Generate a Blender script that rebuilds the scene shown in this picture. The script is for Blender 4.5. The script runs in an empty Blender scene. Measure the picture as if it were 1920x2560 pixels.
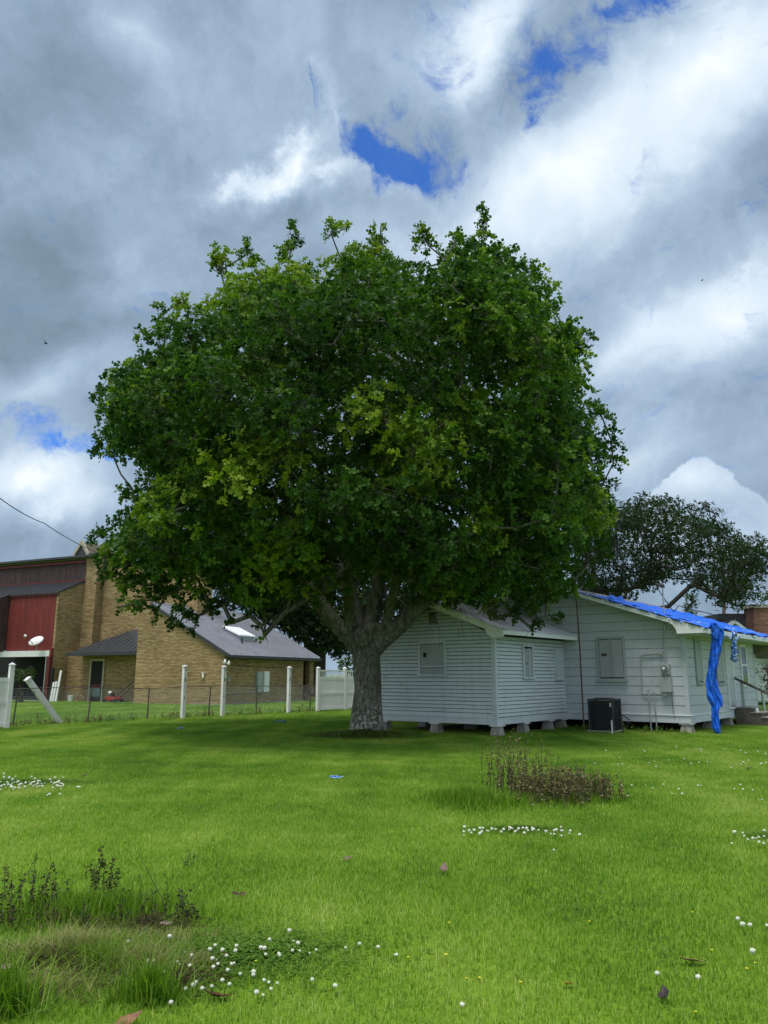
import bpy, math, random
import numpy as np
from mathutils import Vector, Matrix
from mathutils.kdtree import KDTree
random.seed(7); rng = np.random.default_rng(7)
S = bpy.context.scene; COL = S.collection
R_ = math.radians
# ------------------------------------------------------------------ camera
EYE = np.array([0., 0., 1.54]); PITCH = R_(12.0); FPX = 1923.0
cd = bpy.data.cameras.new('camera'); cam = bpy.data.objects.new('camera', cd); COL.objects.link(cam)
cam.location = EYE; cam.rotation_euler = (R_(90) + PITCH, 0, 0)
cd.sensor_fit = 'VERTICAL'; cd.sensor_height = 34.6; cd.sensor_width = 25.95; cd.lens = 34.6 * FPX / 2560
cd.clip_start = 0.05; cd.clip_end = 6000
S.camera = cam
_F = np.array([0, math.cos(PITCH), math.sin(PITCH)]); _U = np.array([0, -math.sin(PITCH), math.cos(PITCH)])
def ray(x, y):
    return (x - 960) / FPX * np.array([1., 0, 0]) + _F - (y - 1280) / FPX * _U
def gnd(x, y, z=0.0):
    """ground point seen at a photo position (survey helper)"""
    r = ray(x, y); return EYE + r * ((z - EYE[2]) / r[2])
def at(x, y, D):
    r = ray(x, y); return EYE + r * (D / r[1])
def proj(P):
    d = np.asarray(P, float) - EYE
    w = d @ _F
    return np.stack([960 + FPX * d[..., 0] / w, 1280 - FPX * (d @ _U) / w], -1)
# ------------------------------------------------------------------ sky
W = bpy.data.worlds.new('World'); S.world = W; W.use_nodes = True
NT = W.node_tree; NT.nodes.clear()
class N:
    """tiny node helper"""
    def __init__(s, tree): s.t = tree
    def n(s, typ, ins=None, **kw):
        nd = s.t.nodes.new(typ)
        for k, v in kw.items(): setattr(nd, k, v)
        for k, v in (ins or {}).items():
            if isinstance(v, bpy.types.NodeSocket): s.t.links.new(v, nd.inputs[k])
            elif v is not None: nd.inputs[k].default_value = v
        return nd
    def m(s, op, a, b=0.0, c=None, clamp=False):
        ins = {0: a, 1: b}
        if c is not None: ins[2] = c
        return s.n('ShaderNodeMath', ins, operation=op, use_clamp=clamp).outputs[0]
    def vm(s, op, a, b): return s.n('ShaderNodeVectorMath', {0: a, 1: b}, operation=op).outputs[0]
    def noise(s, vec, scale, detail=4, rough=.55, dist=0, out=0):
        return s.n('ShaderNodeTexNoise', {'Vector': vec, 'Scale': scale, 'Detail': detail, 'Roughness': rough, 'Distortion': dist}).outputs[out]
    def ramp(s, f, stops, interp='LINEAR'):
        r = s.n('ShaderNodeValToRGB', {0: f}); cr = r.color_ramp; cr.interpolation = interp
        while len(cr.elements) < len(stops): cr.elements.new(.5)
        for e, (p, c) in zip(cr.elements, stops):
            e.position = p; e.color = (*c, 1) if not np.isscalar(c) else (c, c, c, 1)
        return r.outputs[0]
    def mix(s, f, a, b, blend='MIX'):
        x = s.n('ShaderNodeMix', None, data_type='RGBA', blend_type=blend)
        for k, v in ((0, f), (6, a), (7, b)):
            if isinstance(v, bpy.types.NodeSocket): s.t.links.new(v, x.inputs[k])
            else: x.inputs[k].default_value = (*v, 1) if not np.isscalar(v) else v
        return x.outputs[2]
    def mr(s, v, a, b, c=0., d=1., smooth=True):
        return s.n('ShaderNodeMapRange', {0: v, 1: a, 2: b, 3: c, 4: d}, interpolation_type='SMOOTHSTEP' if smooth else 'LINEAR').outputs[0]
SUN_DIR = Vector((-0.16, -0.27, 0.95)).normalized()
n = N(NT)
sky = n.n('ShaderNodeTexSky', sky_type='NISHITA', sun_disc=False)
sky.sun_elevation = math.asin(SUN_DIR.z); sky.sun_rotation = math.atan2(SUN_DIR.x, SUN_DIR.y)
sky.air_density = 1.0; sky.dust_density = 0.3; sky.ozone_density = 3.0
tc = n.n('ShaderNodeTexCoord').outputs['Generated']
w1 = n.noise(tc, 3.2, 4, .55, 0, 1); w1 = n.vm('SUBTRACT', w1, (.5, .5, .5)); w1 = n.n('ShaderNodeVectorMath', {0: w1, 'Scale': .20}, operation='SCALE').outputs[0]
w2 = n.noise(tc, 11, 8, .66, 0, 1); w2 = n.vm('SUBTRACT', w2, (.5, .5, .5)); w2 = n.n('ShaderNodeVectorMath', {0: w2, 'Scale': .14}, operation='SCALE').outputs[0]
soft = n.vm('ADD', tc, w1)
hard = n.vm('ADD', soft, w2)
def cloud(vec, x, y, rx, ry, rot=0.0):
    """smooth bump centred on the sky direction of photo point (x,y) [1659x2212 scale]"""
    s = 1920 / 1659.
    d = ray(x * s, y * s); L = np.linalg.norm(d); d = Vector(d / L)
    right = Vector((1, 0, 0)); right = (right - d * right.dot(d)).normalized(); up = right.cross(d).normalized()
    a = R_(rot); ex = right * math.cos(a) + up * math.sin(a); ez = -right * math.sin(a) + up * math.cos(a)
    M = Matrix((ex, d, ez)).transposed()
    mp = n.n('ShaderNodeMapping', {'Vector': vec, 'Location': d, 'Rotation': M.to_euler(), 'Scale': (rx * s / FPX / L, .5, ry * s / FPX / L)}, vector_type='TEXTURE')
    return n.n('ShaderNodeTexGradient', {0: mp.outputs[0]}, gradient_type='QUADRATIC_SPHERE').outputs[1]
def total(vec, spec):
    acc = None
    for x, y, rx, ry, rot, w in spec:
        g = cloud(vec, x, y, rx, ry, rot)
        acc = n.m('MULTIPLY', g, w) if acc is None else n.m('MULTIPLY_ADD', g, w, acc)
    return acc
bright = total(soft, [
    (270, 50, 200, 110, -40, .30), (330, 120, 160, 70, -35, .12), (560, 330, 0.1, .1, 0, 0), (250, 300, 480, 130, 35, .10), (100, 560, 420, 260, 0, -.14), (250, 700, 420, 130, 0, -.13),
    (60, 820, 330, 130, 0, .40), (30, 1010, 430, 190, -8, .70), (200, 1080, 180, 130, 0, .22), (40, 1190, 180, 70, 0, -.15),
    (1030, 110, 300, 190, 50, .44), (1110, 60, 260, 130, 60, .28), (1520, 170, 640, 240, 42, .74), (1150, 420, 620, 190, 35, .62), (1250, 360, 260, 120, 20, .14), (1450, 700, 500, 420, 0, .20),
    (950, 240, 200, 220, 0, .05), (1500, 450, 380, 110, 32, -.04), (1560, 650, 330, 170, 35, .55), (1340, 700, 330, 120, 30, .36), (1620, 840, 260, 120, 0, -.06),
    (1430, 980, 330, 120, 10, .20), (1450, 900, 300, 80, 10, .06), (620, 440, 300, 130, 20, -.05), (800, 520, 240, 120, 0, .14), (430, 250, 300, 160, 0, .05)])
streak = total(hard, [(600, 320, 200, 95, 40, .75), (690, 380, 200, 90, -10, .42), (850, 400, 190, 60, -25, .30), (740, 240, 70, 130, 0, .25), (1080, 150, 110, 260, -20, .30),
                      (520, 380, 90, 50, 30, .2), (80, 1040, 170, 60, 10, .35), (130, 1120, 130, 70, 0, .22), (1560, 560, 140, 60, 30, .2)])
cum = n.mr(total(n.vm('ADD', tc, n.n('ShaderNodeVectorMath', {0: w2, 'Scale': .35}, operation='SCALE').outputs[0]),
     [(1510, 1040, 150, 120, 0, 1.0), (1440, 1110, 190, 110, 0, .9), (1600, 1110, 150, 110, 0, .9), (1510, 1180, 330, 120, 0, .8)]), .30, .37)
f1 = n.noise(soft, 4.5, 7, .56); f2 = n.noise(tc, 1.6, 3, .5)
b = n.m('ADD', bright, streak); b = n.m('ADD', b, .20)
b = n.m('ADD', b, n.mr(n.n('ShaderNodeSeparateXYZ', {0: tc}).outputs[1], .55, .2, 0., .45))
b = n.m('MULTIPLY_ADD', n.m('SUBTRACT', n.noise(hard, 12, 8, .64), .5), .42, b)
b = n.m('MULTIPLY_ADD', n.m('SUBTRACT', f1, .47), .80, b)
b = n.m('MULTIPLY_ADD', n.m('SUBTRACT', f2, .5), .25, b)
b = n.mix(cum, b, n.m('MULTIPLY_ADD', n.m('SUBTRACT', n.noise(hard, 9, 5, .6), .5), .5, n.m('MULTIPLY_ADD', cloud(tc, 1490, 1030, 150, 90), .35, .50)))
ccol = n.ramp(b, [(0, (.095, .135, .172)), (.2, (.138, .190, .252)), (.42, (.21, .275, .355)), (.66, (.345, .41, .475)), (.9, (.435, .48, .52)), (1, (.475, .51, .535))])
hole = total(hard, [(800, 320, 150, 120, -30, 1.15), (840, 360, 130, 90, -50, .8), (700, 205, 80, 50, 0, .42), (900, 390, 170, 80, -10, .85), (1000, 375, 90, 60, 0, .62),
                    (1200, 190, 120, 110, 30, 1.15), (1180, 285, 80, 90, 0, .85), (1260, 150, 90, 80, 0, .7), (1410, 45, 150, 75, 32, 1.1), (1320, 75, 70, 70, 0, .6),
                    (960, -10, 170, 60, 0, .8), (975, 110, 95, 170, 0, .50), (1000, 210, 95, 130, 0, .46), (1600, 435, 70, 40, 30, .62), (940, 320, 110, 90, 0, .5),
                    (160, 965, 190, 55, -12, .95), (60, 895, 230, 50, -5, .52), (230, 1000, 120, 40, 0, .6), (1480, 590, 240, 45, 25, .30), (1620, 1010, 130, 40, 0, .6)])
wild = n.m('MULTIPLY', n.mr(n.noise(tc, 1.9, 3, .5), .56, .72), n.mr(n.n('ShaderNodeSeparateXYZ', {0: tc}).outputs[1], .35, -.1))
hf = n.m('MULTIPLY_ADD', n.m('SUBTRACT', n.noise(soft, 17, 9, .70, .9), .5), 2.2, n.m('ADD', hole, wild))
hmask = n.m('MULTIPLY', n.mr(hf, .14, 1.02), n.mr(n.noise(hard, 8, 6, .6), .25, .55, .55, 1.))
skyc = n.mix(1.0, sky.outputs[0], (.27, .52, .92), 'MULTIPLY')
STR = 0.1
cl = n.mix(1.0, ccol, (10., 10., 10.), 'MULTIPLY')
# scale up clouds to the radiance units of the sky texture
final = n.mix(n.m('MULTIPLY', hmask, n.m('SUBTRACT', 1., cum)), cl, skyc)
bg = n.n('ShaderNodeBackground', {'Color': final, 'Strength': STR})
out = n.n('ShaderNodeOutputWorld'); NT.links.new(bg.outputs[0], out.inputs[0])
W.cycles.sampling_method = 'MANUAL'; W.cycles.sample_map_resolution = 512
# ------------------------------------------------------------------ sun
sl = bpy.data.lights.new('sun', 'SUN'); sl.energy = 1.5; sl.angle = R_(20); sl.color = (1, .965, .9)
so = bpy.data.objects.new('sun', sl); COL.objects.link(so); so.rotation_euler = SUN_DIR.to_track_quat('Z', 'Y').to_euler(); so.location = (0, 0, 60)
vs = S.view_settings; vs.view_transform = 'Standard'; vs.look = 'None'; vs.exposure = 1.0; vs.gamma = 1; vs.use_curve_mapping = False
S.cycles.max_bounces = 6; S.cycles.diffuse_bounces = 3; S.cycles.transparent_max_bounces = 8; S.cycles.transmission_bounces = 3
S.cycles.use_denoising = True
# ------------------------------------------------------------------ material helpers
MATS = {}
def mat(name, fn):
    if name in MATS: return MATS[name]
    m = bpy.data.materials.new(name); m.use_nodes = True; t = m.node_tree; t.nodes.clear(); q = N(t)
    sh = fn(q); o = q.n('ShaderNodeOutputMaterial'); t.links.new(sh, o.inputs[0]); MATS[name] = m; return m
def pbr(q, col, rough=.7, bump=None, bs=.3, bd=.01, metal=0., spec=.4):
    ins = {'Base Color': (*col, 1) if isinstance(col, tuple) else col, 'Roughness': rough, 'Metallic': metal, 'Specular IOR Level': spec}
    if bump is not None:
        ins['Normal'] = q.n('ShaderNodeBump', {'Height': bump, 'Strength': bs, 'Distance': bd}).outputs[0]
    return q.n('ShaderNodeBsdfPrincipled', ins).outputs[0]
def objc(q): return q.n('ShaderNodeTexCoord').outputs['Object']
def geo(q): return q.n('ShaderNodeNewGeometry').outputs['Position']
def simple(name, c, rough=.6, var=.25, scale=6., metal=0., spec=.4, bs=.2, stretch=(1, 1, 1)):
    def fn(q):
        v = q.n('ShaderNodeMapping', {'Vector': geo(q), 'Scale': stretch}).outputs[0]
        f = q.noise(v, scale, 6, .6); k = q.ramp(f, [(.3, tuple(x * (1 - var) for x in c)), (.7, tuple(min(1, x * (1 + var)) for x in c))])
        return pbr(q, k, rough, q.noise(v, scale * 8, 3), bs, .004, metal, spec)
    return mat(name, fn)
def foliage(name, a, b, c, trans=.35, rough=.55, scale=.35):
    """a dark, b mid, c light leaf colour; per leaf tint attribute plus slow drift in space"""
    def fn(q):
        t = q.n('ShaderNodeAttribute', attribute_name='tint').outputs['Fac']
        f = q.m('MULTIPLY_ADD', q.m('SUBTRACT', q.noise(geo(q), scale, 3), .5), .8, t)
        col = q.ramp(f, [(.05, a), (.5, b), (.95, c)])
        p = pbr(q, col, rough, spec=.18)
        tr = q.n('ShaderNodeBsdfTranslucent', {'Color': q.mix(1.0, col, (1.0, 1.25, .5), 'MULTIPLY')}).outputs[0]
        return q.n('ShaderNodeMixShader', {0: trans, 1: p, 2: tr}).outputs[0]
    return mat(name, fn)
def paint(name, c=(.72, .76, .76), dirt=.35, seed=0.):
    def fn(q):
        g = q.vm('ADD', geo(q), (seed, seed, seed))
        wear = q.noise(q.n('ShaderNodeMapping', {'Vector': g, 'Scale': (.8, .8, 6)}).outputs[0], 1.6, 7, .68)
        vert = q.noise(q.n('ShaderNodeMapping', {'Vector': g, 'Scale': (5, 5, .5)}).outputs[0], 1.4, 5, .6)
        col = q.ramp(q.m('MULTIPLY_ADD', vert, .35, q.m('MULTIPLY', wear, .7)), [(.30, tuple(x * (1 - dirt) for x in c)), (.50, c), (.72, tuple(min(.82, x * 1.07) for x in c))])
        spots = q.mr(q.noise(g, 6, 7, .72), .58, .68)
        col = q.mix(q.m('MULTIPLY', spots, .45), col, (c[0] * .45, c[1] * .46, c[2] * .45))
        return pbr(q, col, .62, q.noise(q.n('ShaderNodeMapping', {'Vector': g, 'Scale': (3, 3, 40)}).outputs[0], 3, 4), .25, .004)
    return mat(name, fn)
def brick(name, cols, mortar, bw=.34, bh=.072, ms=.012):
    def fn(q):
        p = q.n('ShaderNodeSeparateXYZ', {0: objc(q)})
        u = q.m('ADD', p.outputs[0], p.outputs[1]); v = q.n('ShaderNodeCombineXYZ', {0: u, 1: p.outputs[2], 2: 0.}).outputs[0]
        bt = q.n('ShaderNodeTexBrick', {'Vector': v, 'Scale': 1., 'Mortar Size': ms, 'Brick Width': bw, 'Row Height': bh, 'Mortar Smooth': .3, 'Color1': (0, 0, 0, 1), 'Color2': (1, 1, 1, 1), 'Mortar': (.5, .5, .5, 1)})
        row = q.noise(q.n('ShaderNodeMapping', {'Vector': v, 'Scale': (2.5, 26, 1)}).outputs[0], 1.0, 4, .6)
        f = q.m('MULTIPLY_ADD', row, .40, q.m('MULTIPLY_ADD', q.m('SUBTRACT', bt.outputs[0], .5), .34, .26))
        col = q.ramp(f, [(.22, cols[0]), (.45, cols[1]), (.68, cols[2])])
        big = q.ramp(q.noise(objc(q), .45, 4), [(.3, .72), (.7, 1.1)])
        col = q.mix(1.0, col, big, 'MULTIPLY')
        col = q.mix(q.m('MULTIPLY', bt.outputs[1], .75), col, mortar)
        return pbr(q, col, .85, q.m('ADD', q.m('MULTIPLY', bt.outputs[1], -1.), q.m('MULTIPLY', row, .6)), .9, .02, 0, .2)
    return mat(name, fn)
# ------------------------------------------------------------------ mesh helpers
class MB:
    def __init__(s): s.v = []; s.f = []
    def add(s, v, f):
        o = len(s.v); s.v += [tuple(map(float, p)) for p in v]; s.f += [tuple(i + o for i in g) for g in f]; return s
    def box(s, x0, x1, y0, y1, z0, z1):
        return s.hexa([(x0, y0, z0), (x1, y0, z0), (x1, y1, z0), (x0, y1, z0), (x0, y0, z1), (x1, y0, z1), (x1, y1, z1), (x0, y1, z1)])
    def hexa(s, p): return s.add(p, [(0, 3, 2, 1), (4, 5, 6, 7), (0, 1, 5, 4), (1, 2, 6, 5), (2, 3, 7, 6), (3, 0, 4, 7)])
    def prism(s, poly, ax, a, b):
        """extrude a 2-D polygon along axis ax (0:x 1:y 2:z)"""
        def P(u, w, t): return {0: (t, u, w), 1: (u, t, w), 2: (u, w, t)}[ax]
        k = len(poly); v = [P(u, w, a) for u, w in poly] + [P(u, w, b) for u, w in poly]
        return s.add(v, [tuple(range(k))[::-1], tuple(range(k, 2 * k))] + [(i, (i + 1) % k, k + (i + 1) % k, k + i) for i in range(k)])
    def tube(s, pts, rad, sides=8, cap=True, wob=0.):
        pts = [Vector(p) for p in pts]; k = len(pts)
        if np.isscalar(rad): rad = [rad] * k
        v = []; prev = None
        for i, p in enumerate(pts):
            t = (pts[min(i + 1, k - 1)] - pts[max(i - 1, 0)]).normalized()
            a = prev if prev is not None else (Vector((1, 0, 0)) if abs(t.x) < .8 else Vector((0, 1, 0)))
            a = (a - t * a.dot(t)).normalized(); prev = a; bb = t.cross(a)
            for j in range(sides):
                an = 2 * math.pi * j / sides; r = rad[i] * (1 + wob * (random.random() - .5))
                v.append(p + a * (math.cos(an) * r) + bb * (math.sin(an) * r))
        f = [(i * sides + j, i * sides + (j + 1) % sides, (i + 1) * sides + (j + 1) % sides, (i + 1) * sides + j) for i in range(k - 1) for j in range(sides)]
        if cap: f += [tuple(range(sides))[::-1], tuple(range((k - 1) * sides, k * sides))]
        return s.add(v, f)
    def disc(s, c, r, h, sides=16, ax=2):
        c = Vector(c); e = Vector((0, 0, 0)); e[ax] = h; return s.tube([c, c + e], r, sides)
    def build(s, name, m, parent=None, smooth=False, bevel=0.):
        me = bpy.data.meshes.new(name); me.from_pydata(s.v, [], s.f); me.update()
        me.materials.append(m)
        if smooth: me.polygons.foreach_set('use_smooth', [True] * len(me.polygons))
        o = bpy.data.objects.new(name, me); COL.objects.link(o)
        if parent: o.parent = parent
        if bevel:
            md = o.modifiers.new('bevel', 'BEVEL'); md.width = bevel; md.segments = 2; md.limit_method = 'ANGLE'
        return o
def box(name, m, parent, x0, x1, y0, y1, z0, z1, bevel=0.): return MB().box(x0, x1, y0, y1, z0, z1).build(name, m, parent, bevel=bevel)
def tag(o, label=None, cat=None, group=None, kind=None):
    if label: o['label'] = label
    if cat: o['category'] = cat
    if group: o['group'] = group
    if kind: o['kind'] = kind
    return o
def empty(name, loc=(0, 0, 0), rz=0., label=None, cat=None, group=None):
    o = bpy.data.objects.new(name, None); COL.objects.link(o); o.location = loc; o.rotation_euler = (0, 0, rz); o.empty_display_size = .2
    return tag(o, label, cat, group)
def copy(o, loc=None, rot=None, scale=None, label=None):
    c = o.copy(); COL.objects.link(c)
    for ch in [x for x in o.children]:
        d = ch.copy(); COL.objects.link(d); d.parent = c
    if loc is not None: c.location = loc
    if rot is not None: c.rotation_euler = rot
    if scale is not None: c.scale = (scale,) * 3 if np.isscalar(scale) else scale
    if label: c['label'] = label
    return c
def np_mesh(name, V, F, m, parent=None, tint=None, smooth=False):
    """V (n,3) F (m,k) arrays"""
    me = bpy.data.meshes.new(name); k = F.shape[1]
    me.vertices.add(len(V)); me.vertices.foreach_set('co', np.ascontiguousarray(V, np.float32).ravel())
    me.loops.add(F.size); me.loops.foreach_set('vertex_index', np.ascontiguousarray(F, np.int32).ravel())
    me.polygons.add(len(F)); me.polygons.foreach_set('loop_start', np.arange(0, F.size, k, dtype=np.int32))
    if smooth: me.polygons.foreach_set('use_smooth', np.ones(len(F), bool))
    me.update(calc_edges=True); me.materials.append(m)
    if tint is not None:
        a = me.attributes.new('tint', 'FLOAT', 'POINT'); a.data.foreach_set('value', np.ascontiguousarray(tint, np.float32))
    if not name: return me
    o = bpy.data.objects.new(name, me); COL.objects.link(o)
    if parent: o.parent = parent
    return o
def unit(v): return v / np.maximum(np.linalg.norm(v, axis=-1, keepdims=True), 1e-9)
OAK = (np.array([(0, 0, 0), (.06, .30, .0), (0, .36, .03), (-.06, .30, 0), (.36, .42, -.06), (.05, .52, .03), (-.36, .42, -.06), (-.05, .52, .03), (.30, .78, -.05), (.03, .68, .04), (-.30, .78, -.05), (0, 1., -.08), (.05, .80, .02), (-.05, .80, .02)]),
       np.array([(0, 1, 3), (1, 4, 5), (3, 7, 6), (1, 5, 3), (3, 5, 7), (5, 8, 12), (7, 13, 10), (5, 12, 13), (5, 13, 7), (12, 11, 13)]))
OAKL = (np.array([(0, 0, 0), (.34, .40, -.05), (0, .55, .03), (-.34, .40, -.05), (.27, .78, -.05), (0, 1, -.08), (-.27, .78, -.05)]),
        np.array([(0, 1, 2), (0, 2, 3), (2, 4, 5), (2, 5, 6)]))
OVAL = (np.array([(0, 0, 0), (.2, .5, 0), (0, 1, -.04), (-.2, .5, 0)]), np.array([(0, 1, 2), (0, 2, 3)]))
def leaves(P, D, L, T, tpl, up=.6, jit=.7):
    """place leaf templates: base P, direction D, length L, tint T"""
    tv, tf = tpl; k = len(P); D = unit(D)
    nn = rng.normal(size=(k, 3)) * jit; nn[:, 2] += up; nn = nn - D * np.sum(nn * D, 1, keepdims=True); nn = unit(nn); ss = np.cross(D, nn)
    V = P[:, None] + L[:, None, None] * (D[:, None] * tv[None, :, 1, None] + ss[:, None] * tv[None, :, 0, None] + nn[:, None] * tv[None, :, 2, None])
    F = tf[None] + (np.arange(k) * len(tv))[:, None, None]
    return V.reshape(-1, 3), F.reshape(-1, 3), np.repeat(T, len(tv))
# ------------------------------------------------------------------ common materials
def ground_fn(q):
    g = geo(q)
    f = q.noise(g, .35, 5, .6); h = q.noise(g, 9, 6, .7)
    c = q.ramp(q.m('MULTIPLY_ADD', f, .6, q.m('MULTIPLY', h, .4)), [(.34, (.08, .155, .014)), (.5, (.14, .24, .02)), (.66, (.21, .31, .035))])
    return pbr(q, c, .95, h, .8, .03, 0, .05)
M_ground = mat('lawn_ground', ground_fn)
def blade_fn(q):
    g = geo(q)
    t = q.n('ShaderNodeAttribute', attribute_name='tint').outputs['Fac']
    big = q.noise(g, .33, 3, .55); mid = q.noise(g, 1.7, 4, .6)
    st = q.noise(q.n('ShaderNodeMapping', {'Vector': g, 'Rotation': (0, 0, .5), 'Scale': (.9, .12, 1)}).outputs[0], 1.3, 3)
    f = q.m('MULTIPLY_ADD', q.m('SUBTRACT', big, .5), 1.7, t)
    f = q.m('MULTIPLY_ADD', q.m('SUBTRACT', mid, .5), 1.0, f); f = q.m('MULTIPLY_ADD', q.m('SUBTRACT', st, .5), 1.2, f)
    c = q.ramp(f, [(0, (.075, .172, .015)), (.35, (.152, .288, .024)), (.65, (.245, .37, .038)), (1, (.40, .47, .12))])
    p = pbr(q, c, .5, spec=.3)
    tr = q.n('ShaderNodeBsdfTranslucent', {'Color': q.mix(1.0, c, (1.1, 1.25, .5), 'MULTIPLY')}).outputs[0]
    return q.n('ShaderNodeMixShader', {0: .35, 1: p, 2: tr}).outputs[0]
M_blade = mat('grass_blade', blade_fn)
M_white = paint('white_siding_paint', (.57, .615, .64), .38)
M_panel = paint('painted_panel_siding', (.47, .505, .535), .16, 3.)
M_trim = simple('white_trim', (.76, .77, .78), .55, .08, 3)
M_shut = simple('grey_shutter_paint', (.34, .36, .37), .6, .08, 5)
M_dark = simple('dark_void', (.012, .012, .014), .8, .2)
M_conc = simple('weathered_concrete', (.30, .28, .25), .9, .3, 5, bs=.6)
M_metal = simple('galvanised_metal', (.42, .43, .43), .45, .2, 4, .6)
M_rust = simple('rusty_pipe', (.075, .05, .045), .7, .35, 8)
M_brick = brick('tan_roman_brick', [(.25, .165, .08), (.42, .295, .14), (.56, .41, .22)], (.12, .085, .045), .34, .078, .014)
M_redbrick = brick('red_brick', [(.16, .07, .045), (.26, .115, .07), (.34, .17, .11)], (.25, .2, .17), .22, .075)
M_roofblue = simple('slate_metal_roof', (.33, .34, .375), .38, .12, 1.2, .3, .5)
M_roofdark = simple('charcoal_metal_roof', (.045, .048, .054), .45, .2, 2, .2)
M_vinyl = simple('white_vinyl', (.78, .76, .76), .5, .1, 2)
M_tarp = simple('blue_tarp', (.006, .125, .70), .48, .38, 9, spec=.5, bs=.5)
def faded_fn(q):
    f = q.noise(geo(q), 14, 5, .7)
    return pbr(q, q.ramp(f, [(.42, (.01, .10, .50)), (.5, (.10, .28, .62)), (.58, (.55, .65, .75))]), .5, f, .6, .01)
M_faded = mat('faded_shredded_tarp', faded_fn)
def bark_fn(q):
    o = geo(q)
    v = q.noise(q.n('ShaderNodeMapping', {'Vector': o, 'Scale': (1, 1, .28)}).outputs[0], 16, 8, .7, .6)
    c = q.ramp(v, [(.34, (.038, .036, .030)), (.5, (.14, .138, .115)), (.66, (.26, .25, .21))])
    moss = q.mr(q.noise(o, 3.2, 4), .50, .62)
    c = q.mix(q.m('MULTIPLY', moss, .5), c, (.075, .095, .045))
    z = q.n('ShaderNodeSeparateXYZ', {0: o}).outputs[2]
    sp = q.noise(o, 13, 5, .65)
    lich = q.mr(q.m('ADD', sp, q.mr(z, 1.3, 0., 0., .12)), .60, .66)
    fine = q.mr(z, 3.2, 2.0)
    c = q.mix(q.m('MULTIPLY', q.m('MULTIPLY', lich, .8), fine), c, (.42, .45, .38))
    return pbr(q, c, .95, v, 1.0, .05, 0, .1)
M_bark = mat('oak_bark', bark_fn)
M_twig = simple('bare_twig', (.17, .155, .13), .9, .3, 6)
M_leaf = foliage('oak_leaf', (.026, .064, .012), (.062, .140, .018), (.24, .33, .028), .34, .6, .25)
M_liveoak = foliage('live_oak_leaf', (.013, .030, .010), (.028, .054, .016), (.06, .09, .026), .22, .7)
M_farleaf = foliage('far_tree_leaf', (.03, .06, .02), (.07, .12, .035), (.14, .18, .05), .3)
M_weed = foliage('dry_weed', (.075, .062, .026), (.17, .14, .06), (.28, .26, .11), .2, .8, 2)
M_hay = foliage('straw', (.15, .15, .05), (.28, .27, .10), (.44, .42, .20), .3, .8, 2)
M_tuft = foliage('tall_green_blade', (.08, .17, .012), (.15, .27, .02), (.26, .38, .04), .4, .5, 1)
M_clover = foliage('clover_leaf', (.05, .12, .015), (.11, .22, .025), (.19, .30, .04), .35, .5, 1)
# ------------------------------------------------------------------ ground
tag(MB().add([(-2500, -300, 0), (2500, -300, 0), (2500, 4500, 0), (-2500, 4500, 0)], [(0, 1, 2, 3)]).build('ground', M_ground), kind='structure')
M_dirt = simple('bare_dirt', (.075, .06, .045), .95, .4, 3, bs=.8)
HO = Vector((2.93, 20.66, 0)); HA = -R_(38)
def hloc(x, y, z=0.): return HO + Matrix.Rotation(HA, 3, 'Z') @ Vector((x, y, z))
dirt = MB().add([tuple(hloc(*p, .004)) for p in ((-4.3, -.1), (.05, -.12), (.1, 3.2), (3.9, 3.9), (4.0, 12.2), (-4.5, 12.2))], [(0, 1, 2, 3, 4, 5)]).build('bare_dirt', M_dirt)
tag(dirt, kind='structure')
FN = Vector((.635, .772, 0)).normalized()     # direction of the fence line
F0 = Vector((-11.17, 23.56, 0))
side = Vector((-FN.y, FN.x, 0))
a_, b_ = F0 - FN * 4, F0 + FN * 24
tag(MB().add([tuple(p) for p in (a_ - side * .02 + Vector((0, 0, .004)), b_ - side * .02 + Vector((0, 0, .004)), b_ + side * .42 + Vector((0, 0, .004)), a_ + side * .42 + Vector((0, 0, .004)))], [(0, 1, 2, 3)]).build('fence_dirt', simple('fence_soil', (.10, .08, .05), .95, .4, 3)), kind='structure')
# ------------------------------------------------------------------ white house
house = empty('wooden_house', HO, HA, 'white clapboard house raised on concrete piers with boarded windows and a low gabled wing', 'house')
def quadboard(pl, x0, x1, z0, z1, xa, xb, m, name, plane, off, dirn, proud=.016, th=.004, gap=.015):
    """lap board: bottom stands proud, top tucks in. plane 'y' -> wall at y=off facing -y ; 'x' -> wall at x=off facing +x"""
    g = .0015
    def P(u, w, z):  # w outwards
        return (u, off - w, z) if plane == 'y' else (off + w, u, z)
    z0 += gap; proud += .012
    v = [P(x0, 0, z0), P(x1, 0, z0), P(x1, proud, z0), P(x0, proud, z0), P(xa, 0, z1), P(xb, 0, z1), P(xb, th, z1), P(xa, th, z1)]
    return MB().hexa(v).build(name, m, pl)
ZS = .46   # top of skirt board
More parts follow.
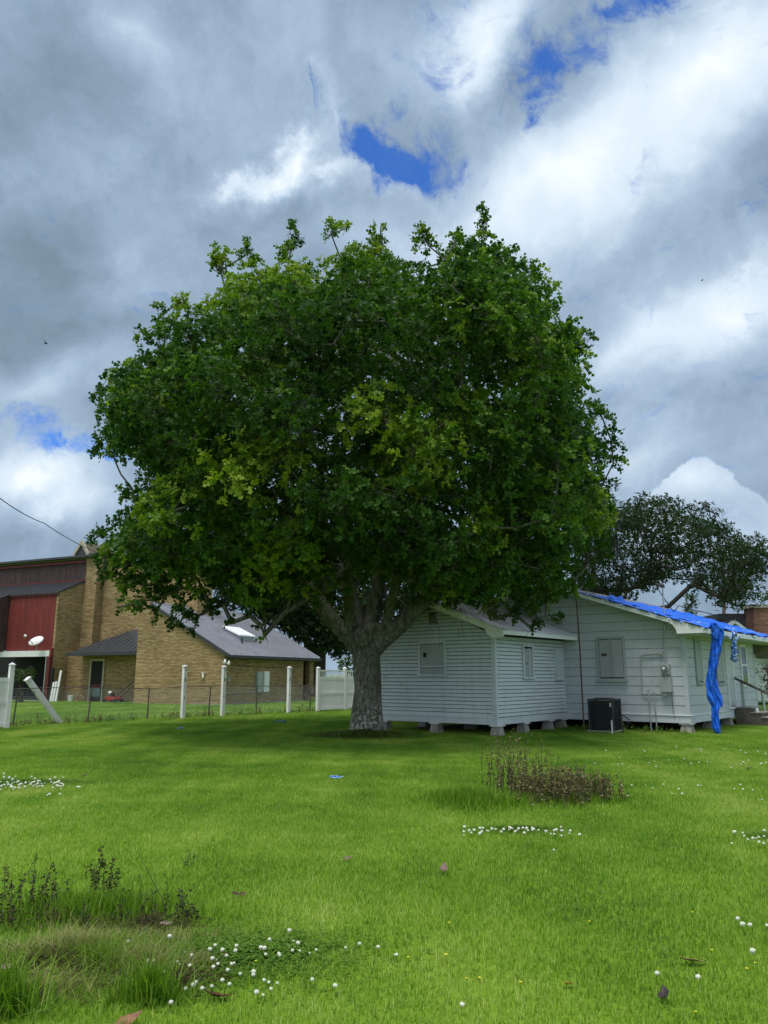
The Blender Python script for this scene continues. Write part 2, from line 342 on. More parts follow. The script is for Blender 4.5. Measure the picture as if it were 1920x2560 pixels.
# -- wing
WL, WD, EZ = -3.9, 4.2, 2.60
PX, PZ = -1.88, 3.46
M_back = simple('dark_sheathing', (.05, .055, .055), .9)  # dark weathered backing; its colour also paints the shadow lines between boards
box('wall', M_back, house, WL, -.02, 0.02, WD, .30, EZ)
MB().prism([(WL, EZ), (-.02, EZ), (PX, PZ - .05)], 1, .02, WD).build('wall', M_back, house)
exp_ = .1005
z = ZS
while z < PZ - .12:
    z1 = z + exp_
    def lim(zz):
        if zz <= EZ: return WL, -.06
        t = (zz - EZ) / (PZ - EZ); return WL + (PX - WL) * t, -.06 + (PX + .06) * t
    l0, r0 = lim(z); l1, r1 = lim(z1 + .012)
    j = random.random()
    if l0 < r0 - .3:
        if j < .5:
            c = l0 + (r0 - l0) * random.uniform(.25, .75)
            quadboard(house, l0, c - .001, z, z1, l1, min(c - .001, r1), M_white, 'siding_board', 'y', 0.02, 0); quadboard(house, c + .001, r0, z, z1, max(c + .001, l1), r1, M_white, 'siding_board', 'y', .02, 0)
        else: quadboard(house, l0, r0, z, z1, l1, r1, M_white, 'siding_board', 'y', .02, 0, random.uniform(.013, .019))
    if z < EZ - .05:
        c = random.uniform(1.2, 3.2)
        quadboard(house, .06, c, z, z1, .06, c, M_white, 'siding_board', 'x', -.02, 0, random.uniform(.014, .02))
        quadboard(house, c + .002, WD, z, z1, c + .002, WD, M_white, 'siding_board', 'x', -.02, 0, random.uniform(.014, .02))
    z = z1
box('corner_board', M_white, house, -.10, .012, -.012, .075, ZS, EZ + .02)
box('skirt_board', M_white, house, WL, .016, -.006, .03, .28, ZS - .004); box('skirt_board', M_white, house, -.012, .018, .031, WD, .28, ZS - .004)
box('drip_cap', M_trim, house, WL, .035, -.028, .02, ZS - .004, ZS + .012)
box('floor_frame', M_dark, house, WL + .05, -.04, .05, WD, .27, .30)
# wing roof
def roof_slab(name, m, pts_low, pts_high, th, parent):
    a, b = pts_low; c, d = pts_high; dn = Vector((0, 0, -th))
    v = [Vector(p) for p in (a, b, c, d)]; v = [p + dn for p in v] + v
    return MB().hexa([tuple(p) for p in v]).build(name, m, parent)
M_tin = simple('weathered_tin_roof', (.66, .66, .72), .5, .14, 1.6, .1, .5)
sl_ = (3.60 - 2.71) / (.43 + 1.88)
RX, RZ = .43, 2.71
LX = -4.33; LZ = 3.60 - sl_ * (PX - LX) * 1.0
roof_slab('roof_sheet', M_tin, ((RX + .03, -.34, RZ - .012), (RX + .03, WD, RZ - .012)), ((PX, WD, 3.60), (PX, -.34, 3.60)), .02, house)
roof_slab('roof_sheet', M_tin, ((PX, -.34, 3.60), (PX, WD, 3.60)), ((LX, WD, LZ), (LX, -.34, LZ)), .02, house)
for k in range(34):
    y = -.30 + k * .133
    MB().tube([(RX + .03, y, RZ - .008), (PX, y, 3.604)], .012, 5).build('roof_rib', M_tin, house)
MB().tube([(PX, -.34, 3.605), (PX, WD, 3.605)], .035, 8).build('ridge_cap', M_tin, house)
# soffit + fascia + rakes
roof_slab('soffit', M_trim, ((RX, -.30, RZ - .10), (RX, WD, RZ - .10)), ((0, WD, RZ + .05), (0, -.30, RZ + .05)), .012, house)
box('fascia_board', M_trim, house, RX, RX + .022, -.30, WD, RZ - .125, RZ - .02)
def rake(x0, z0, x1, z1, y, h, name='rake_board', m=M_trim, th=.03):
    MB().prism([(x0, z0 - h), (x1, z1 - h), (x1, z1), (x0, z0)], 1, y, y + th).build(name, m, house)
rake(PX + .001, 3.57, RX + .03, RZ - .03, -.335, .15); rake(LX, LZ - .03, PX - .001, 3.57, -.335, .15)
MB().prism([(RX, RZ - .20), (.10, RZ - .20), (-.02, RZ - .11), (-.10, RZ + .02), (RX, RZ - .12)], 1, -.33, -.31).build('rake_bracket', M_trim, house)
roof_slab('soffit', M_white, ((RX, -.30, RZ - .03), (RX, .02, RZ - .03)), ((PX, .02, 3.55), (PX, -.30, 3.55)), .02, house)
roof_slab('soffit', M_white, ((PX, -.30, 3.55), (PX, .02, 3.55)), ((LX, .02, LZ - .05), (LX, -.30, LZ - .05)), .02, house)
MB().prism([(WD - .12, RZ + .03), (WD - .02, RZ + .03), (WD - .02, RZ + .03)], 0, 0, .01) 
v = [(RX + .05, RZ + .02), (PX, 3.64), (PX, 3.56), (RX + .05, RZ - .06)]
MB().prism(v, 1, WD - .06, WD - .035).build('flashing_board', M_trim, house)
# boarded window helper (wall facing -y or +x)
def opening(plane, off, u0, u1, z0, z1, kind, name='window'):
    def B(nm, m, a, b, c, d, w0, w1, par):
        if plane == 'y': return MB().box(a, b, off - w1, off - w0, c, d).build(nm, m, par)
        return MB().box(off + w0, off + w1, a, b, c, d).build(nm, m, par)
    cw = .065
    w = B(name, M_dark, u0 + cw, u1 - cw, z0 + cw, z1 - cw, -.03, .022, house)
    fm = M_trim if kind in ('glass', 'door') else M_shut if kind == 'pair' else M_white
    B('casing', fm, u0, u0 + cw, z0, z1, 0, .045, w); B('casing', fm, u1 - cw, u1, z0, z1, 0, .045, w)
    B('casing', fm, u0 + cw, u1 - cw, z1 - cw, z1, 0, .045, w); B('sill', fm, u0 - .02, u1 + .02, z0 - .01, z0 + cw * .7, -.01, .075, w)
    return w, B
w, B = opening('y', 0.0, -2.46, -1.53, 1.53, 2.48, 'board')
B('panel', M_shut, -2.38, -1.61, 1.80, 2.395, .024, .036, w); B('panel', M_shut, -2.38, -1.61, 1.585, 1.75, .024, .034, w); B('rail', M_white, -2.42, -1.58, 1.765, 1.80, .024, .05, w); B('hole_rim', M_shut, -2.32, -2.12, 2.0, 2.22, .037, .043, w); B('vent_hole', M_dark, -2.28, -2.17, 2.04, 2.17, .044, .046, w)
w, B = opening('x', 0.0, 1.50, 2.12, 1.46, 2.40, 'board')
B('shutter', M_shut, 1.58, 1.83, 1.53, 2.28, .024, .04, w); B('shutter', M_shut, 1.85, 2.04, 1.53, 2.28, .024, .04, w); B('astragal', M_white, 1.822, 1.858, 1.53, 2.30, .042, .06, w); B('latch', M_rust, 1.67, 1.72, 1.84, 1.90, .041, .05, w)
w, B = opening('x', 0.0, 3.50, 3.98, 1.42, 2.36, 'flat')
B('panel', M_panel, 3.52, 3.96, 1.44, 2.34, .046, .062, w)
gv = box('gable_vent', M_dark, house, -2.10, -1.82, -.01, .03, 2.95, 3.27)
for k in range(7):
    MB().hexa([(-2.08, -.012, 2.97 + k * .042), (-1.84, -.012, 2.97 + k * .042), (-1.84, -.03, 2.96 + k * .042), (-2.08, -.03, 2.96 + k * .042), (-2.08, -.012, 2.985 + k * .042), (-1.84, -.012, 2.985 + k * .042), (-1.84, -.026, 2.975 + k * .042), (-2.08, -.026, 2.975 + k * .042)]).build('louvre', M_shut, gv)
# -- main block
MX0, MX1, MY0, MY1 = -4.1, 3.62, 4.2, 11.95
MPX, MPZ = -.25, 4.34
def topz(x):  # underside of main roof at the gable wall
    return MPZ - .10 - (x - MPX) * .335 if x > MPX else MPZ - .10 - (MPX - x) * .165
RE = topz(MX1)
MB().prism([(MX0, .28), (MX1 - .015, .28), (MX1 - .015, RE), (MPX, topz(MPX)), (MX0, topz(MX0))], 1, MY0 + .015, MY1).build('wall', M_back, house)
rows = []; z = ZS; eh = .262; r_ = 0
while z < MPZ - .2:
    z1 = z + eh; xl0, xr0 = MX0, MX1 - .08
    def xr(zz): return min(MX1 - .06, MPX + (topz(MPX) - zz) / .335)
    def xlm(zz): return max(MX0, MPX - (topz(MPX) - zz) / .165)
    x = MX0 - (0.61 if r_ % 2 else 0)
    x = x if z > 2.2 else -.3 - (.6 if r_ % 2 else 0)
    while x < xr(z):
        a, b2 = max(x + .0015, xlm(z)), min(x + 1.2195, xr(z))
        if b2 - a > .05:
            ta, tb = max(a, xlm(z1)), min(b2, xr(z1 + .01))
            if tb > ta: quadboard(house, a, b2, z, z1, ta, tb, M_panel, 'siding_panel', 'y', MY0 + .015, 0, .002, .006, .010)
            else: quadboard(house, a, b2, z, z + (z1 - z) * .6, a, a + .01, M_panel, 'siding_panel', 'y', MY0 + .015, 0, .013, .006)
        x += 1.22
    if z < RE - .2:
        y = MY0 + .06 - (.6 if r_ % 2 else 0)
        while y < MY1:
            a, b2 = max(y + .0015, MY0 + .06), min(y + 1.2195, MY1)
            if b2 - a > .05: quadboard(house, a, b2, z, z1, a, b2, M_panel, 'siding_panel', 'x', MX1 - .015, 0, .002, .006, .010)
            y += 1.22
    z = z1; r_ += 1
box('corner_board', M_panel, house, MX1 - .10, MX1 + .014, MY0 - .014, MY0 + .08, ZS, RE)
box('corner_board', M_panel, house, MX1 - .02, MX1 + .014, MY1 - .09, MY1, ZS, RE)
box('skirt_board', M_white, house, .02, MX1 + .02, MY0 - .012, MY0 + .02, .26, ZS - .004); box('skirt_board', M_white, house, MX1 - .01, MX1 + .022, MY0 + .021, MY1, .26, ZS - .004)
box('drip_cap', M_trim, house, .02, MX1 + .045, MY0 - .038, MY0 + .01, ZS - .004, ZS + .014); box('drip_cap', M_trim, house, MX1, MX1 + .047, MY0 + .011, MY1, ZS - .004, ZS + .014)
# roof
M_shing = simple('worn_shingle', (.17, .14, .12), .9, .35, 4, bs=.8)
EX, EZM = 4.36, 2.80; RY0 = MY0 - .38; RY1 = 13.9
roof_slab('roof', M_shing, ((EX, RY0, EZM), (EX, RY1, EZM)), ((MPX, RY1, MPZ), (MPX, RY0, MPZ)), .03, house)
roof_slab('roof', M_shing, ((MPX, RY0, MPZ), (MPX, RY1, MPZ)), ((-4.9, RY1, MPZ - .165 * 4.65), (-4.9, RY0, MPZ - .165 * 4.65)), .03, house)
MB().prism([(MPX, MPZ - .15), (3.35, EZM + .335 * 1.01 - .145), (3.46, EZM + .335 * .9 - .18), (3.55, EZM - .03), (3.56, EZM - .13), (EX, EZM - .13), (EX, EZM - .032), (MPX, MPZ - .032)], 1, RY0, RY0 + .03).build('rake_board', M_trim, house)
MB().prism([(MPX - .002, MPZ - .15), (MPX - .002, MPZ - .032), (-4.9, MPZ - .165 * 4.65 - .032), (-4.9, MPZ - .165 * 4.65 - .15)], 1, RY0, RY0 + .03).build('rake_board', M_trim, house)
roof_slab('soffit', M_white, ((EX - .02, RY0 + .03, EZM - .04), (EX - .02, MY0, EZM - .04)), ((MPX, MY0, MPZ - .045), (MPX, RY0 + .03, MPZ - .045)), .02, house)
roof_slab('soffit', M_white, ((MPX, RY0 + .03, MPZ - .045), (MPX, MY0, MPZ - .045)), ((-4.88, MY0, MPZ - .165 * 4.65 - .045), (-4.88, RY0 + .03, MPZ - .165 * 4.65 - .045)), .02, house)
box('fascia_board', M_trim, house, EX - .001, EX + .022, RY0, RY1, EZM - .145, EZM - .02)
box('soffit', M_panel, house, MX1 - .01, EX - .002, MY0 - .3, RY1, EZM - .16, EZM - .14)
# porch at the far end
box('porch_beam', simple('stained_beam', (.30, .29, .25), .8, .25), house, MX1 - .3, EX - .02, 13.6, 13.75, 2.2, 2.64)
for k in range(9): MB().disc((MX1 - .22 + k * .1, 13.68, 2.2), .055, .004, 10, 1).build('scallop', MATS['stained_beam'], house)
# main windows and door
w, B = opening('y', MY0 + .0, 1.07, 1.93, 1.40, 2.66, 'pair')
B('shutter', M_shut, 1.15, 1.465, 1.49, 2.575, .024, .04, w); B('shutter', M_shut, 1.535, 1.85, 1.49, 2.575, .024, .04, w); B('astragal', M_shut, 1.475, 1.525, 1.50, 2.60, .03, .055, w); B('sill', M_shut, 1.06, 1.94, 1.36, 1.44, .02, .085, w); B('plaque', M_rust, 1.22, 1.38, 2.10, 2.18, .041, .05, w)
w, B = opening('x', MX1, 5.05, 5.62, 1.30, 2.58, 'pair'); B('shutter', M_shut, 5.12, 5.33, 1.38, 2.5, .024, .04, w); B('shutter', M_shut, 5.35, 5.55, 1.38, 2.5, .024, .04, w)
w, B = opening('x', MX1, 7.10, 7.83, 1.27, 2.58, 'pair'); B('shutter', M_shut, 7.17, 7.46, 1.36, 2.5, .024, .04, w); B('shutter', M_shut, 7.47, 7.76, 1.36, 2.5, .024, .04, w)
w, B = opening('x', MX1, 8.20, 9.06, .52, 2.58, 'door', 'door'); B('door_leaf', M_panel, 8.27, 8.99, .6, 2.5, .024, .05, w); B('kick_plate', M_metal, 8.3, 8.96, .62, .72, .051, .056, w)
w, B = opening('x', MX1, 10.05, 10.80, 1.19, 2.56, 'glass')
M_glass = simple('dark_window_glass', (.02, .03, .028), .08, .2, spec=.7)
B('pane', M_glass, 10.115, 10.735, 1.92, 2.50, .023, .03, w); B('pane', M_glass, 10.115, 10.735, 1.25, 1.86, .023, .03, w); B('meeting_rail', M_trim, 10.115, 10.735, 1.862, 1.918, .023, .05, w)
# piers: things carry on, part of the house
def pier(x, y, w=.18, zt=.255, rot=0):
    b_ = MB(); wb, wt = w * .86, w * .62
    b_.hexa([(x - wb, y - wb, 0), (x + wb, y - wb, 0), (x + wb, y + wb, 0), (x - wb, y + wb, 0), (x - wt, y - wt, zt - .025), (x + wt, y - wt, zt - .025), (x + wt, y + wt, zt - .025), (x - wt, y + wt, zt - .025)])
    o = b_.build('pier', M_conc, house); MB().box(x - wt - .05, x + wt + .05, y - wt - .04, y + wt + .04, zt - .025, zt + .004).build('shim', M_trim, o)
for x, y in [(-1.96, .10), (-.06, .12), (-3.75, .12), (-.12, 1.62), (-.12, 3.15), (-.12, 4.0), (-2.0, 1.9), (-3.7, 2.0), (-2, 3.9), (-3.7, 3.9)]: pier(x, y, .17, .27)
for x in (-1.5, .9, 3.48):
    for y in (4.36, 6.4, 8.4, 10.4): pier(x, y, .19, .25)
# electrics on the main gable
YW = MY0
ms = MB().tube([(3.08, YW - .05, 1.86), (3.14, YW - .05, 3.12), (3.16, YW - .05, 4.02)], .022, 8).build('service_mast', M_metal, house)
MB().tube([(3.16, YW - .05, 4.0), (3.14, YW - .07, 4.07), (3.06, YW - .1, 4.08), (3.0, YW - .12, 4.03)], [.035, .05, .045, .03], 8).build('weatherhead', M_rust, ms)
me_ = box('meter_box', M_shut, house, 2.96, 3.20, YW - .13, YW - .012, 1.56, 1.86, .006)
MB().tube([(3.08, YW - .13, 1.74), (3.08, YW - .20, 1.74)], .095, 18).build('meter_ring', M_metal, me_); MB().tube([(3.08, YW - .2, 1.74), (3.08, YW - .24, 1.74)], .07, 16).build('meter_glass', M_glass, me_); MB().tube([(3.08, YW - .24, 1.74), (3.08, YW - .242, 1.74)], .045, 16).build('meter_dial', M_trim, me_)
br = box('breaker_box', M_shut, house, 2.93, 3.22, YW - .14, YW - .012, 1.10, 1.49, .006); box('cover', M_shut, br, 2.92, 3.23, YW - .155, YW - .141, 1.09, 1.50, .004)
MB().tube([(3.06, YW - .06, 1.48), (3.06, YW - .06, 1.57)], .03, 8).build('nipple', M_metal, house)
def bend(pts, k=5):
    o = []; P = [Vector(p) for p in pts]
    for i in range(len(P)):
        if i in (0, len(P) - 1): o.append(P[i]); continue
        r = min(.09, (P[i - 1] - P[i]).length / 2, (P[i + 1] - P[i]).length / 2); a = P[i] + (P[i - 1] - P[i]).normalized() * r; c = P[i] + (P[i + 1] - P[i]).normalized() * r
        for j in range(k + 1): t = j / k; o.append(a * (1 - t) ** 2 + P[i] * 2 * t * (1 - t) + c * t * t)
    return o
MB().tube(bend([(2.93, YW - .05, 2.14), (2.39, YW - .05, 2.11), (2.36, YW - .05, 1.02), (2.98, YW - .05, 1.03)]), .018, 8).build('conduit', M_metal, house)
box('conduit_fitting', M_metal, house, 2.90, 3.02, YW - .08, YW - .02, 2.11, 2.18); box('conduit_fitting', M_metal, house, 2.93, 3.07, YW - .09, YW - .02, .97, 1.07)
MB().tube([(2.56, YW - .08, 0), (2.55, YW - .08, 1.15)], .02, 8).build('riser_pipe', M_metal, house); MB().tube([(2.72, YW - .08, 0), (2.70, YW - .08, 1.10)], .016, 8).build('riser_pipe', M_metal, house)
MB().tube([(2.60, YW - .04, .36), (1.8, YW - .04, .37), (1.3, YW - .04, .40)], .006, 5).build('cable', M_metal, house)
MB().tube([(3.18, YW - .03, 1.1), (3.19, YW - .03, .6), (3.22, YW - .03, .35)], .007, 5).build('cable', M_rust, house)
# mast in front of the eave
tag(MB().tube([(5.5, 21.93, 0), (5.50, 21.93, 2.4), (5.47, 21.95, 4.05)], .022, 8).build('antenna_mast', M_rust), 'thin rusty mast pipe rising from the ground past the eave of the white house', 'mast')
# ------------------------------------------------------------------ tarp
def cloth(levels, D, name, parent, m, cols=13, fold=.05, rows=60, tear=0.):
    """levels: photo rows (y, xl, xr) hung at distance D; closed folded sleeve"""
    L = np.array(levels, float); ys = np.linspace(L[0, 0], L[-1, 0], rows)
    xl = np.interp(ys, L[:, 0], L[:, 1]); xr = np.interp(ys, L[:, 0], L[:, 2]); V = []
    for i in range(rows):
        for s in (0, 1):
            for j in range(cols):
                t = j / (cols - 1) if s == 0 else 1 - j / (cols - 1)
                p = at(xl[i] + (xr[i] - xl[i]) * t, ys[i], D)
                wv = fold * math.sin(t * 9 + i * .10 + s) * (.4 + .6 * math.sin(i * .21 + 1.) ** 2) + fold * .4 * math.sin(t * 21 - i * .33)
                p = p + np.array([random.gauss(0, tear), -wv - (.05 + fold) * (math.sin(math.pi * t)) * (1 if s == 0 else -1), random.gauss(0, tear)])
                V.append(p)
    c2 = cols * 2
    F = [(i * c2 + j, i * c2 + (j + 1) % c2, (i + 1) * c2 + (j + 1) % c2, (i + 1) * c2 + j) for i in range(rows - 1) for j in range(c2)]
    F += [tuple(range(c2)), tuple(range((rows - 1) * c2, rows * c2))]
    return MB().add(V, F).build(name, m, parent, smooth=True)
Z5 = lambda L: [(1420 + .217 * y, 1560 + .217 * a, 1560 + .217 * b) for y, a, b in L]
tarp = empty('tarpaulin', hloc(EX, MY0, 2.8), 0, 'torn blue tarpaulin bunched along the roof edge and hanging off the eave to the grass', 'tarpaulin')
def world_child(o, par):
    o.parent = par; o.matrix_parent_inverse = par.matrix_basis.inverted(); return o
DT = hloc(4.30, 4.25).y
c = cloth(Z5([(640, 985, 1060), (690, 972, 1150), (760, 1003, 1162), (850, 1000, 1142), (1000, 990, 1107), (1200, 965, 1055), (1300, 952, 1062), (1350, 947, 1080), (1450, 952, 1110), (1530, 975, 1135), (1585, 1000, 1142), (1625, 1006, 1092), (1650, 1010, 1086), (1750, 1012, 1100), (1850, 1020, 1120), (1890, 1045, 1110), (1908, 1068, 1085)]), DT, 'hanging_sleeve', None, M_tarp, cols=19, fold=.055, rows=90, tear=.005)
world_child(c, tarp)
c = cloth(Z5([(655, 990, 1075), (700, 1000, 1120), (760, 1015, 1095), (800, 1030, 1085), (830, 1050, 1070)]), DT - .12, 'loose_flap', None, M_tarp, rows=20, fold=.03, tear=.006); world_child(c, tarp)
DS = hloc(4.38, 6.3).y
c = cloth(Z5([(730, 1250, 1285), (800, 1252, 1290), (900, 1238, 1292), (960, 1245, 1312), (1000, 1235, 1315), (1050, 1240, 1300), (1075, 1268, 1285)]), DS, 'shredded_strip', None, M_faded, rows=34, fold=.04, tear=.02); world_child(c, tarp)
# tarp lying on the slope near the rake, bunched
V = []; nu, nv = 70, 9
for i in range(nu):
    u = i / (nu - 1); X = 1.05 + (EX + .05 - 1.05) * u; zr = MPZ - (X - MPX) * .335 + .01
    amp = .085 * (math.exp(-((u - .22) / .10) ** 2) * 1.3 + .45 + .35 * math.exp(-((u - .97) / .04) ** 2) + .3 * math.exp(-((u - .6) / .06) ** 2)) * min(1, u * 8 + .15)
    for j in range(nv):
        t = j / (nv - 1); y = RY0 - .03 + t * .75
        h = amp * math.sin(math.pi * t) ** .7 * (1 + .35 * math.sin(i * .9 + j) + .25 * math.sin(i * .37 + j * 2.1)) + random.uniform(0, .012)
        V.append(tuple(hloc(X, y + .03 * math.sin(i * .7), zr + h)))
F = [(i * nv + j, (i + 1) * nv + j, (i + 1) * nv + j + 1, i * nv + j + 1) for i in range(nu - 1) for j in range(nv - 1)]
world_child(MB().add(V, F).build('roof_bunch', M_tarp, None, smooth=True), tarp)
V = []; nu, nv = 60, 26
for i in range(nu):
    u = i / (nu - 1); X = .9 + (EX - .9) * u; zr = MPZ - (X - MPX) * .335 + .015
    for j in range(nv):
        y = RY0 + .12 + .9 * max(0, .35 - u) + j / (nv - 1) * (RY1 - RY0 - .3)
        V.append(tuple(hloc(X, y, zr + .025 + .02 * math.sin(i * .8 + j * 1.3) + .015 * math.sin(i * .31 - j * .9) + random.uniform(0, .008))))
F = [(i * nv + j, (i + 1) * nv + j, (i + 1) * nv + j + 1, i * nv + j + 1) for i in range(nu - 1) for j in range(nv - 1)]
world_child(MB().add(V, F).build('roof_sheet', M_tarp, None, smooth=True), tarp)
V = []; nu, nv = 150, 4
for i in range(nu):
    u = i / (nu - 1); X = .55 + (EX - .5) * u; zr = MPZ - (X - MPX) * .335
    for j in range(nv):
        V.append(tuple(hloc(X + random.gauss(0, .01), RY0 + .10 - .045 * j, zr + .03 - (0 if j < 2 else (j - 1) * random.uniform(0, .05)) + random.gauss(0, .006))))
F = [(i * nv + j, (i + 1) * nv + j, (i + 1) * nv + j + 1, i * nv + j + 1) for i in range(nu - 1) for j in range(nv - 1) if random.random() > .18 * j]
world_child(MB().add(V, F).build('frayed_edge', M_faded, None, smooth=True), tarp)
V = []; nu, nv = 120, 7   # faded edge running down the eave
for i in range(nu):
    u = i / (nu - 1); Y = RY0 + .3 + (RY1 - RY0 - .5) * u
    for j in range(nv):
        t = j / (nv - 1); drop = max(0, t - .55) * (.22 + .18 * math.sin(i * .5) * math.sin(i * .17)) * (1.8 if .15 < u < .32 else .7)
        V.append(tuple(hloc(EX + .05 - (.7 * (1 - t) if t < .55 else .29 * (1 - t)) + random.gauss(0, .01), Y + random.gauss(0, .01), EZM + (.335 * .7 * max(0, .55 - t) / .55 + .03) - drop + random.gauss(0, .012))))
F = [(i * nv + j, (i + 1) * nv + j, (i + 1) * nv + j + 1, i * nv + j + 1) for i in range(nu - 1) for j in range(nv - 1) if random.random() > .06 * j]
world_child(MB().add(V, F).build('faded_edge', M_faded, None, smooth=True), tarp)
# ------------------------------------------------------------------ condenser, pipes, steps
M_ac = simple('condenser_grille', (.045, .055, .06), .5, .2, 6, .3)
AS = .9
ac = empty('air_conditioner', hloc(1.55, 3.35), HA + R_(4), 'dark grey louvred air conditioning condenser standing beside the white house wall', 'air conditioner')
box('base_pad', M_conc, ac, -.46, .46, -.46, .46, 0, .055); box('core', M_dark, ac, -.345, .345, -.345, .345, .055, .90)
for sx in (-1, 1):
    for sy in (-1, 1): box('corner_post', M_ac, ac, sx * .37 - .03, sx * .37 + .03, sy * .37 - .03, sy * .37 + .03, .055, .94)
for k in range(21):
    zz = .09 + k * .041; th_ = .012
    lb = MB()
    for (a, b2, c2_, d2) in ((-.34, .34, -.392, -.35), (-.34, .34, .35, .392)): lb.box(a, b2, c2_, d2, zz, zz + th_)
    for (a, b2) in ((-.392, -.35), (.35, .392)): lb.box(a, b2, -.34, .34, zz, zz + th_)
    lb.build('louvre', M_ac, ac)
box('top_cover', M_ac, ac, -.41, .41, -.41, .41, .94, .965, .01)
for k in range(5): MB().tube([(.30 * math.cos(t / 24 * 2 * math.pi) * (k + 1) / 5, .30 * math.sin(t / 24 * 2 * math.pi) * (k + 1) / 5, .985) for t in range(25)], .006, 4).build('guard_ring', M_ac, ac)
ac.scale = (.9, .9, .93)
box('rating_label', M_trim, ac, .30, .33, -.405, -.401, .74, .86)
st = empty('standpipe', gnd(1531, 1836), 0, 'white pipe stub with a black hose arching over beside the condenser', 'pipe')
p0 = Vector(gnd(1531, 1836))
MB().tube([(0, 0, 0), (0, 0, .36)], .018, 8).build('white_pipe', M_trim, st)
MB().tube([(0, 0, .35), (.02, .05, .44), (.12, .1, .52), (.28, .2, .53), (.42, .25, .46), (.58, .3, .36)], .014, 7).build('hose', M_dark, st)
MB().tube([(.36, .22, 0), (.34, .22, .50)], .02, 7).build('stake', M_rust, st)
steps = empty('concrete_steps', hloc(3.68, 8.70), HA, 'worn concrete steps with a grey handrail below the side door of the white house', 'steps')
M_step = simple('stained_step', (.13, .11, .09), .9, .35, 3, bs=.5)
box('block', M_step, steps, 0, .45, 0, 1.25, 0, .53); box('tread', M_conc, steps, -.01, .50, -.03, 1.27, .53, .56)
box('block', M_step, steps, .451, .74, 0, 1.25, 0, .38); box('tread', M_conc, steps, .43, .79, -.03, 1.27, .385, .41)
box('block', M_step, steps, .741, 1.05, 0, 1.25, 0, .25); box('tread', M_conc, steps, .73, 1.10, -.03, 1.27, .25, .275)
M_rail = simple('grey_rail_wood', (.085, .085, .08), .8, .3, 4)
MB().hexa([(.05, -.02, 1.42), (.05, .07, 1.42), (1.15, .07, .86), (1.15, -.02, .86), (.05, -.02, 1.50), (.05, .07, 1.50), (1.15, .07, .94), (1.15, -.02, .94)]).build('handrail', M_rail, steps)
box('post', M_shut, steps, .20, .29, .0, .06, .56, 1.35); box('post', M_shut, steps, .98, 1.06, .0, .06, .27, .95)
tag(box('tin_can', M_trim, None, 0, .09, 0, .09, 0, .13), 'small white box resting on the concrete step', 'box').location = hloc(4.27, 8.78, .41)
tag(MB().box(-.04, .04, -.04, .04, 0, 1.05).build('porch_post', simple('pale_green_paint', (.55, .62, .58), .6)), 'pale green post beside the concrete steps at the right edge', 'post').location = gnd(1913, 1797)
# ------------------------------------------------------------------ overhead wires
def wire(pts, r, name, label, cat='cable'):
    P = [Vector(p) for p in pts]; o = []
    for i in range(len(P) - 1):
        a, b2 = P[i], P[i + 1]; sg = (b2 - a).length * .012
        for k in range(8): t = k / 8; o.append(a.lerp(b2, t) - Vector((0, 0, 4 * sg * t * (1 - t))))
    o.append(P[-1]); return tag(MB().tube(o, r, 5).build(name, M_dark), label, cat)
wh = hloc(3.02, MY0 - .12, 4.02)
wire([wh, at(1663, 1500, wh.y), at(1684, 1529, wh.y + .1), at(1697, 1514, wh.y + .2), at(1760, 1530, 24.5), at(1920, 1563, 30), at(2300, 1590, 44)], .012, 'service_cable', 'black service cable looping from the mast on the roof away to the right')
wire([hloc(3.16, MY0 - .05, 3.62), at(1690, 1512, wh.y + .1), at(1920, 1552, 28), at(2300, 1570, 40)], .005, 'guy_wire', 'thin wire running from the roof mast above the blue tarp')
wire([at(-900, 700, 16), at(0, 1246, 24), at(110, 1308, 30), at(262, 1388, 40), at(300, 1402, 43)], .016, 'power_line', 'black overhead line slanting down behind the left side of the oak')
tag(MB().tube([at(1810, 1600, 60), at(1809, 1400, 60)], .14, 8).build('utility_pole', simple('brown_pole', (.12, .08, .07), .9)), 'brown utility pole behind the dark roof at the right', 'pole')
# ------------------------------------------------------------------ brick building
BA = -R_(25); BO = Vector((-8.545, 42.01, 0))
bb = empty('brick_building', BO, BA, 'tan brick building with red wood panels and slate blue ribbed metal roofs', 'building')
def bl(x, y, z=0.): return BO + Matrix.Rotation(BA, 3, 'Z') @ Vector((x, y, z))
SL = .53; BE = 2.64; RXB = -5.25
zr = lambda x: BE + (.35 - x) * SL
# wall C and eave side block
MB().prism([(-6.15, 0), (0, 0), (0, zr(0) - .06), (RXB, zr(RXB) - .06), (-6.15, zr(RXB) - .5)], 1, 0, .3).build('wall', M_brick, bb)
box('wall', M_brick, bb, -.28, -.001, .301, 8.2, 0, 2.55)
box('wall', M_brick, bb, -.30, -.002, 9.0, 9.5, 0, 2.5); box('recess', M_dark, bb, -1.6, -.5, 8.2, 9.0, 0, 2.5)
box('wall', M_brick, bb, -6.15, -.3, 9.2, 9.5, 0, 2.5)
box('plinth', M_conc, bb, -2.2, .12, -.12, 8.2, 0, .07)
roof_slab('roof', M_roofblue, ((.38, -.08, zr(.38)), (.38, 9.7, zr(.38))), ((RXB, 9.7, zr(RXB)), (RXB, -.08, zr(RXB))), .07, bb)
for k in range(33):
    y = .0 + k * .30
    MB().prism([(.38, zr(.38) + .001), (RXB, zr(RXB) + .001), (RXB, zr(RXB) + .075), (.38, zr(.38) + .075)], 1, y - .022, y + .022).build('roof_rib', M_roofblue, bb)
box('gutter', M_roofdark, bb, .381, .48, -.1, 9.72, BE - .18, BE - .02)
MB().prism([(.4, zr(.4) - .16), (RXB, zr(RXB) - .16), (RXB, zr(RXB) + .02), (.4, zr(.4) + .02)], 1, -.14, -.081).build('rake_trim', M_roofdark, bb)
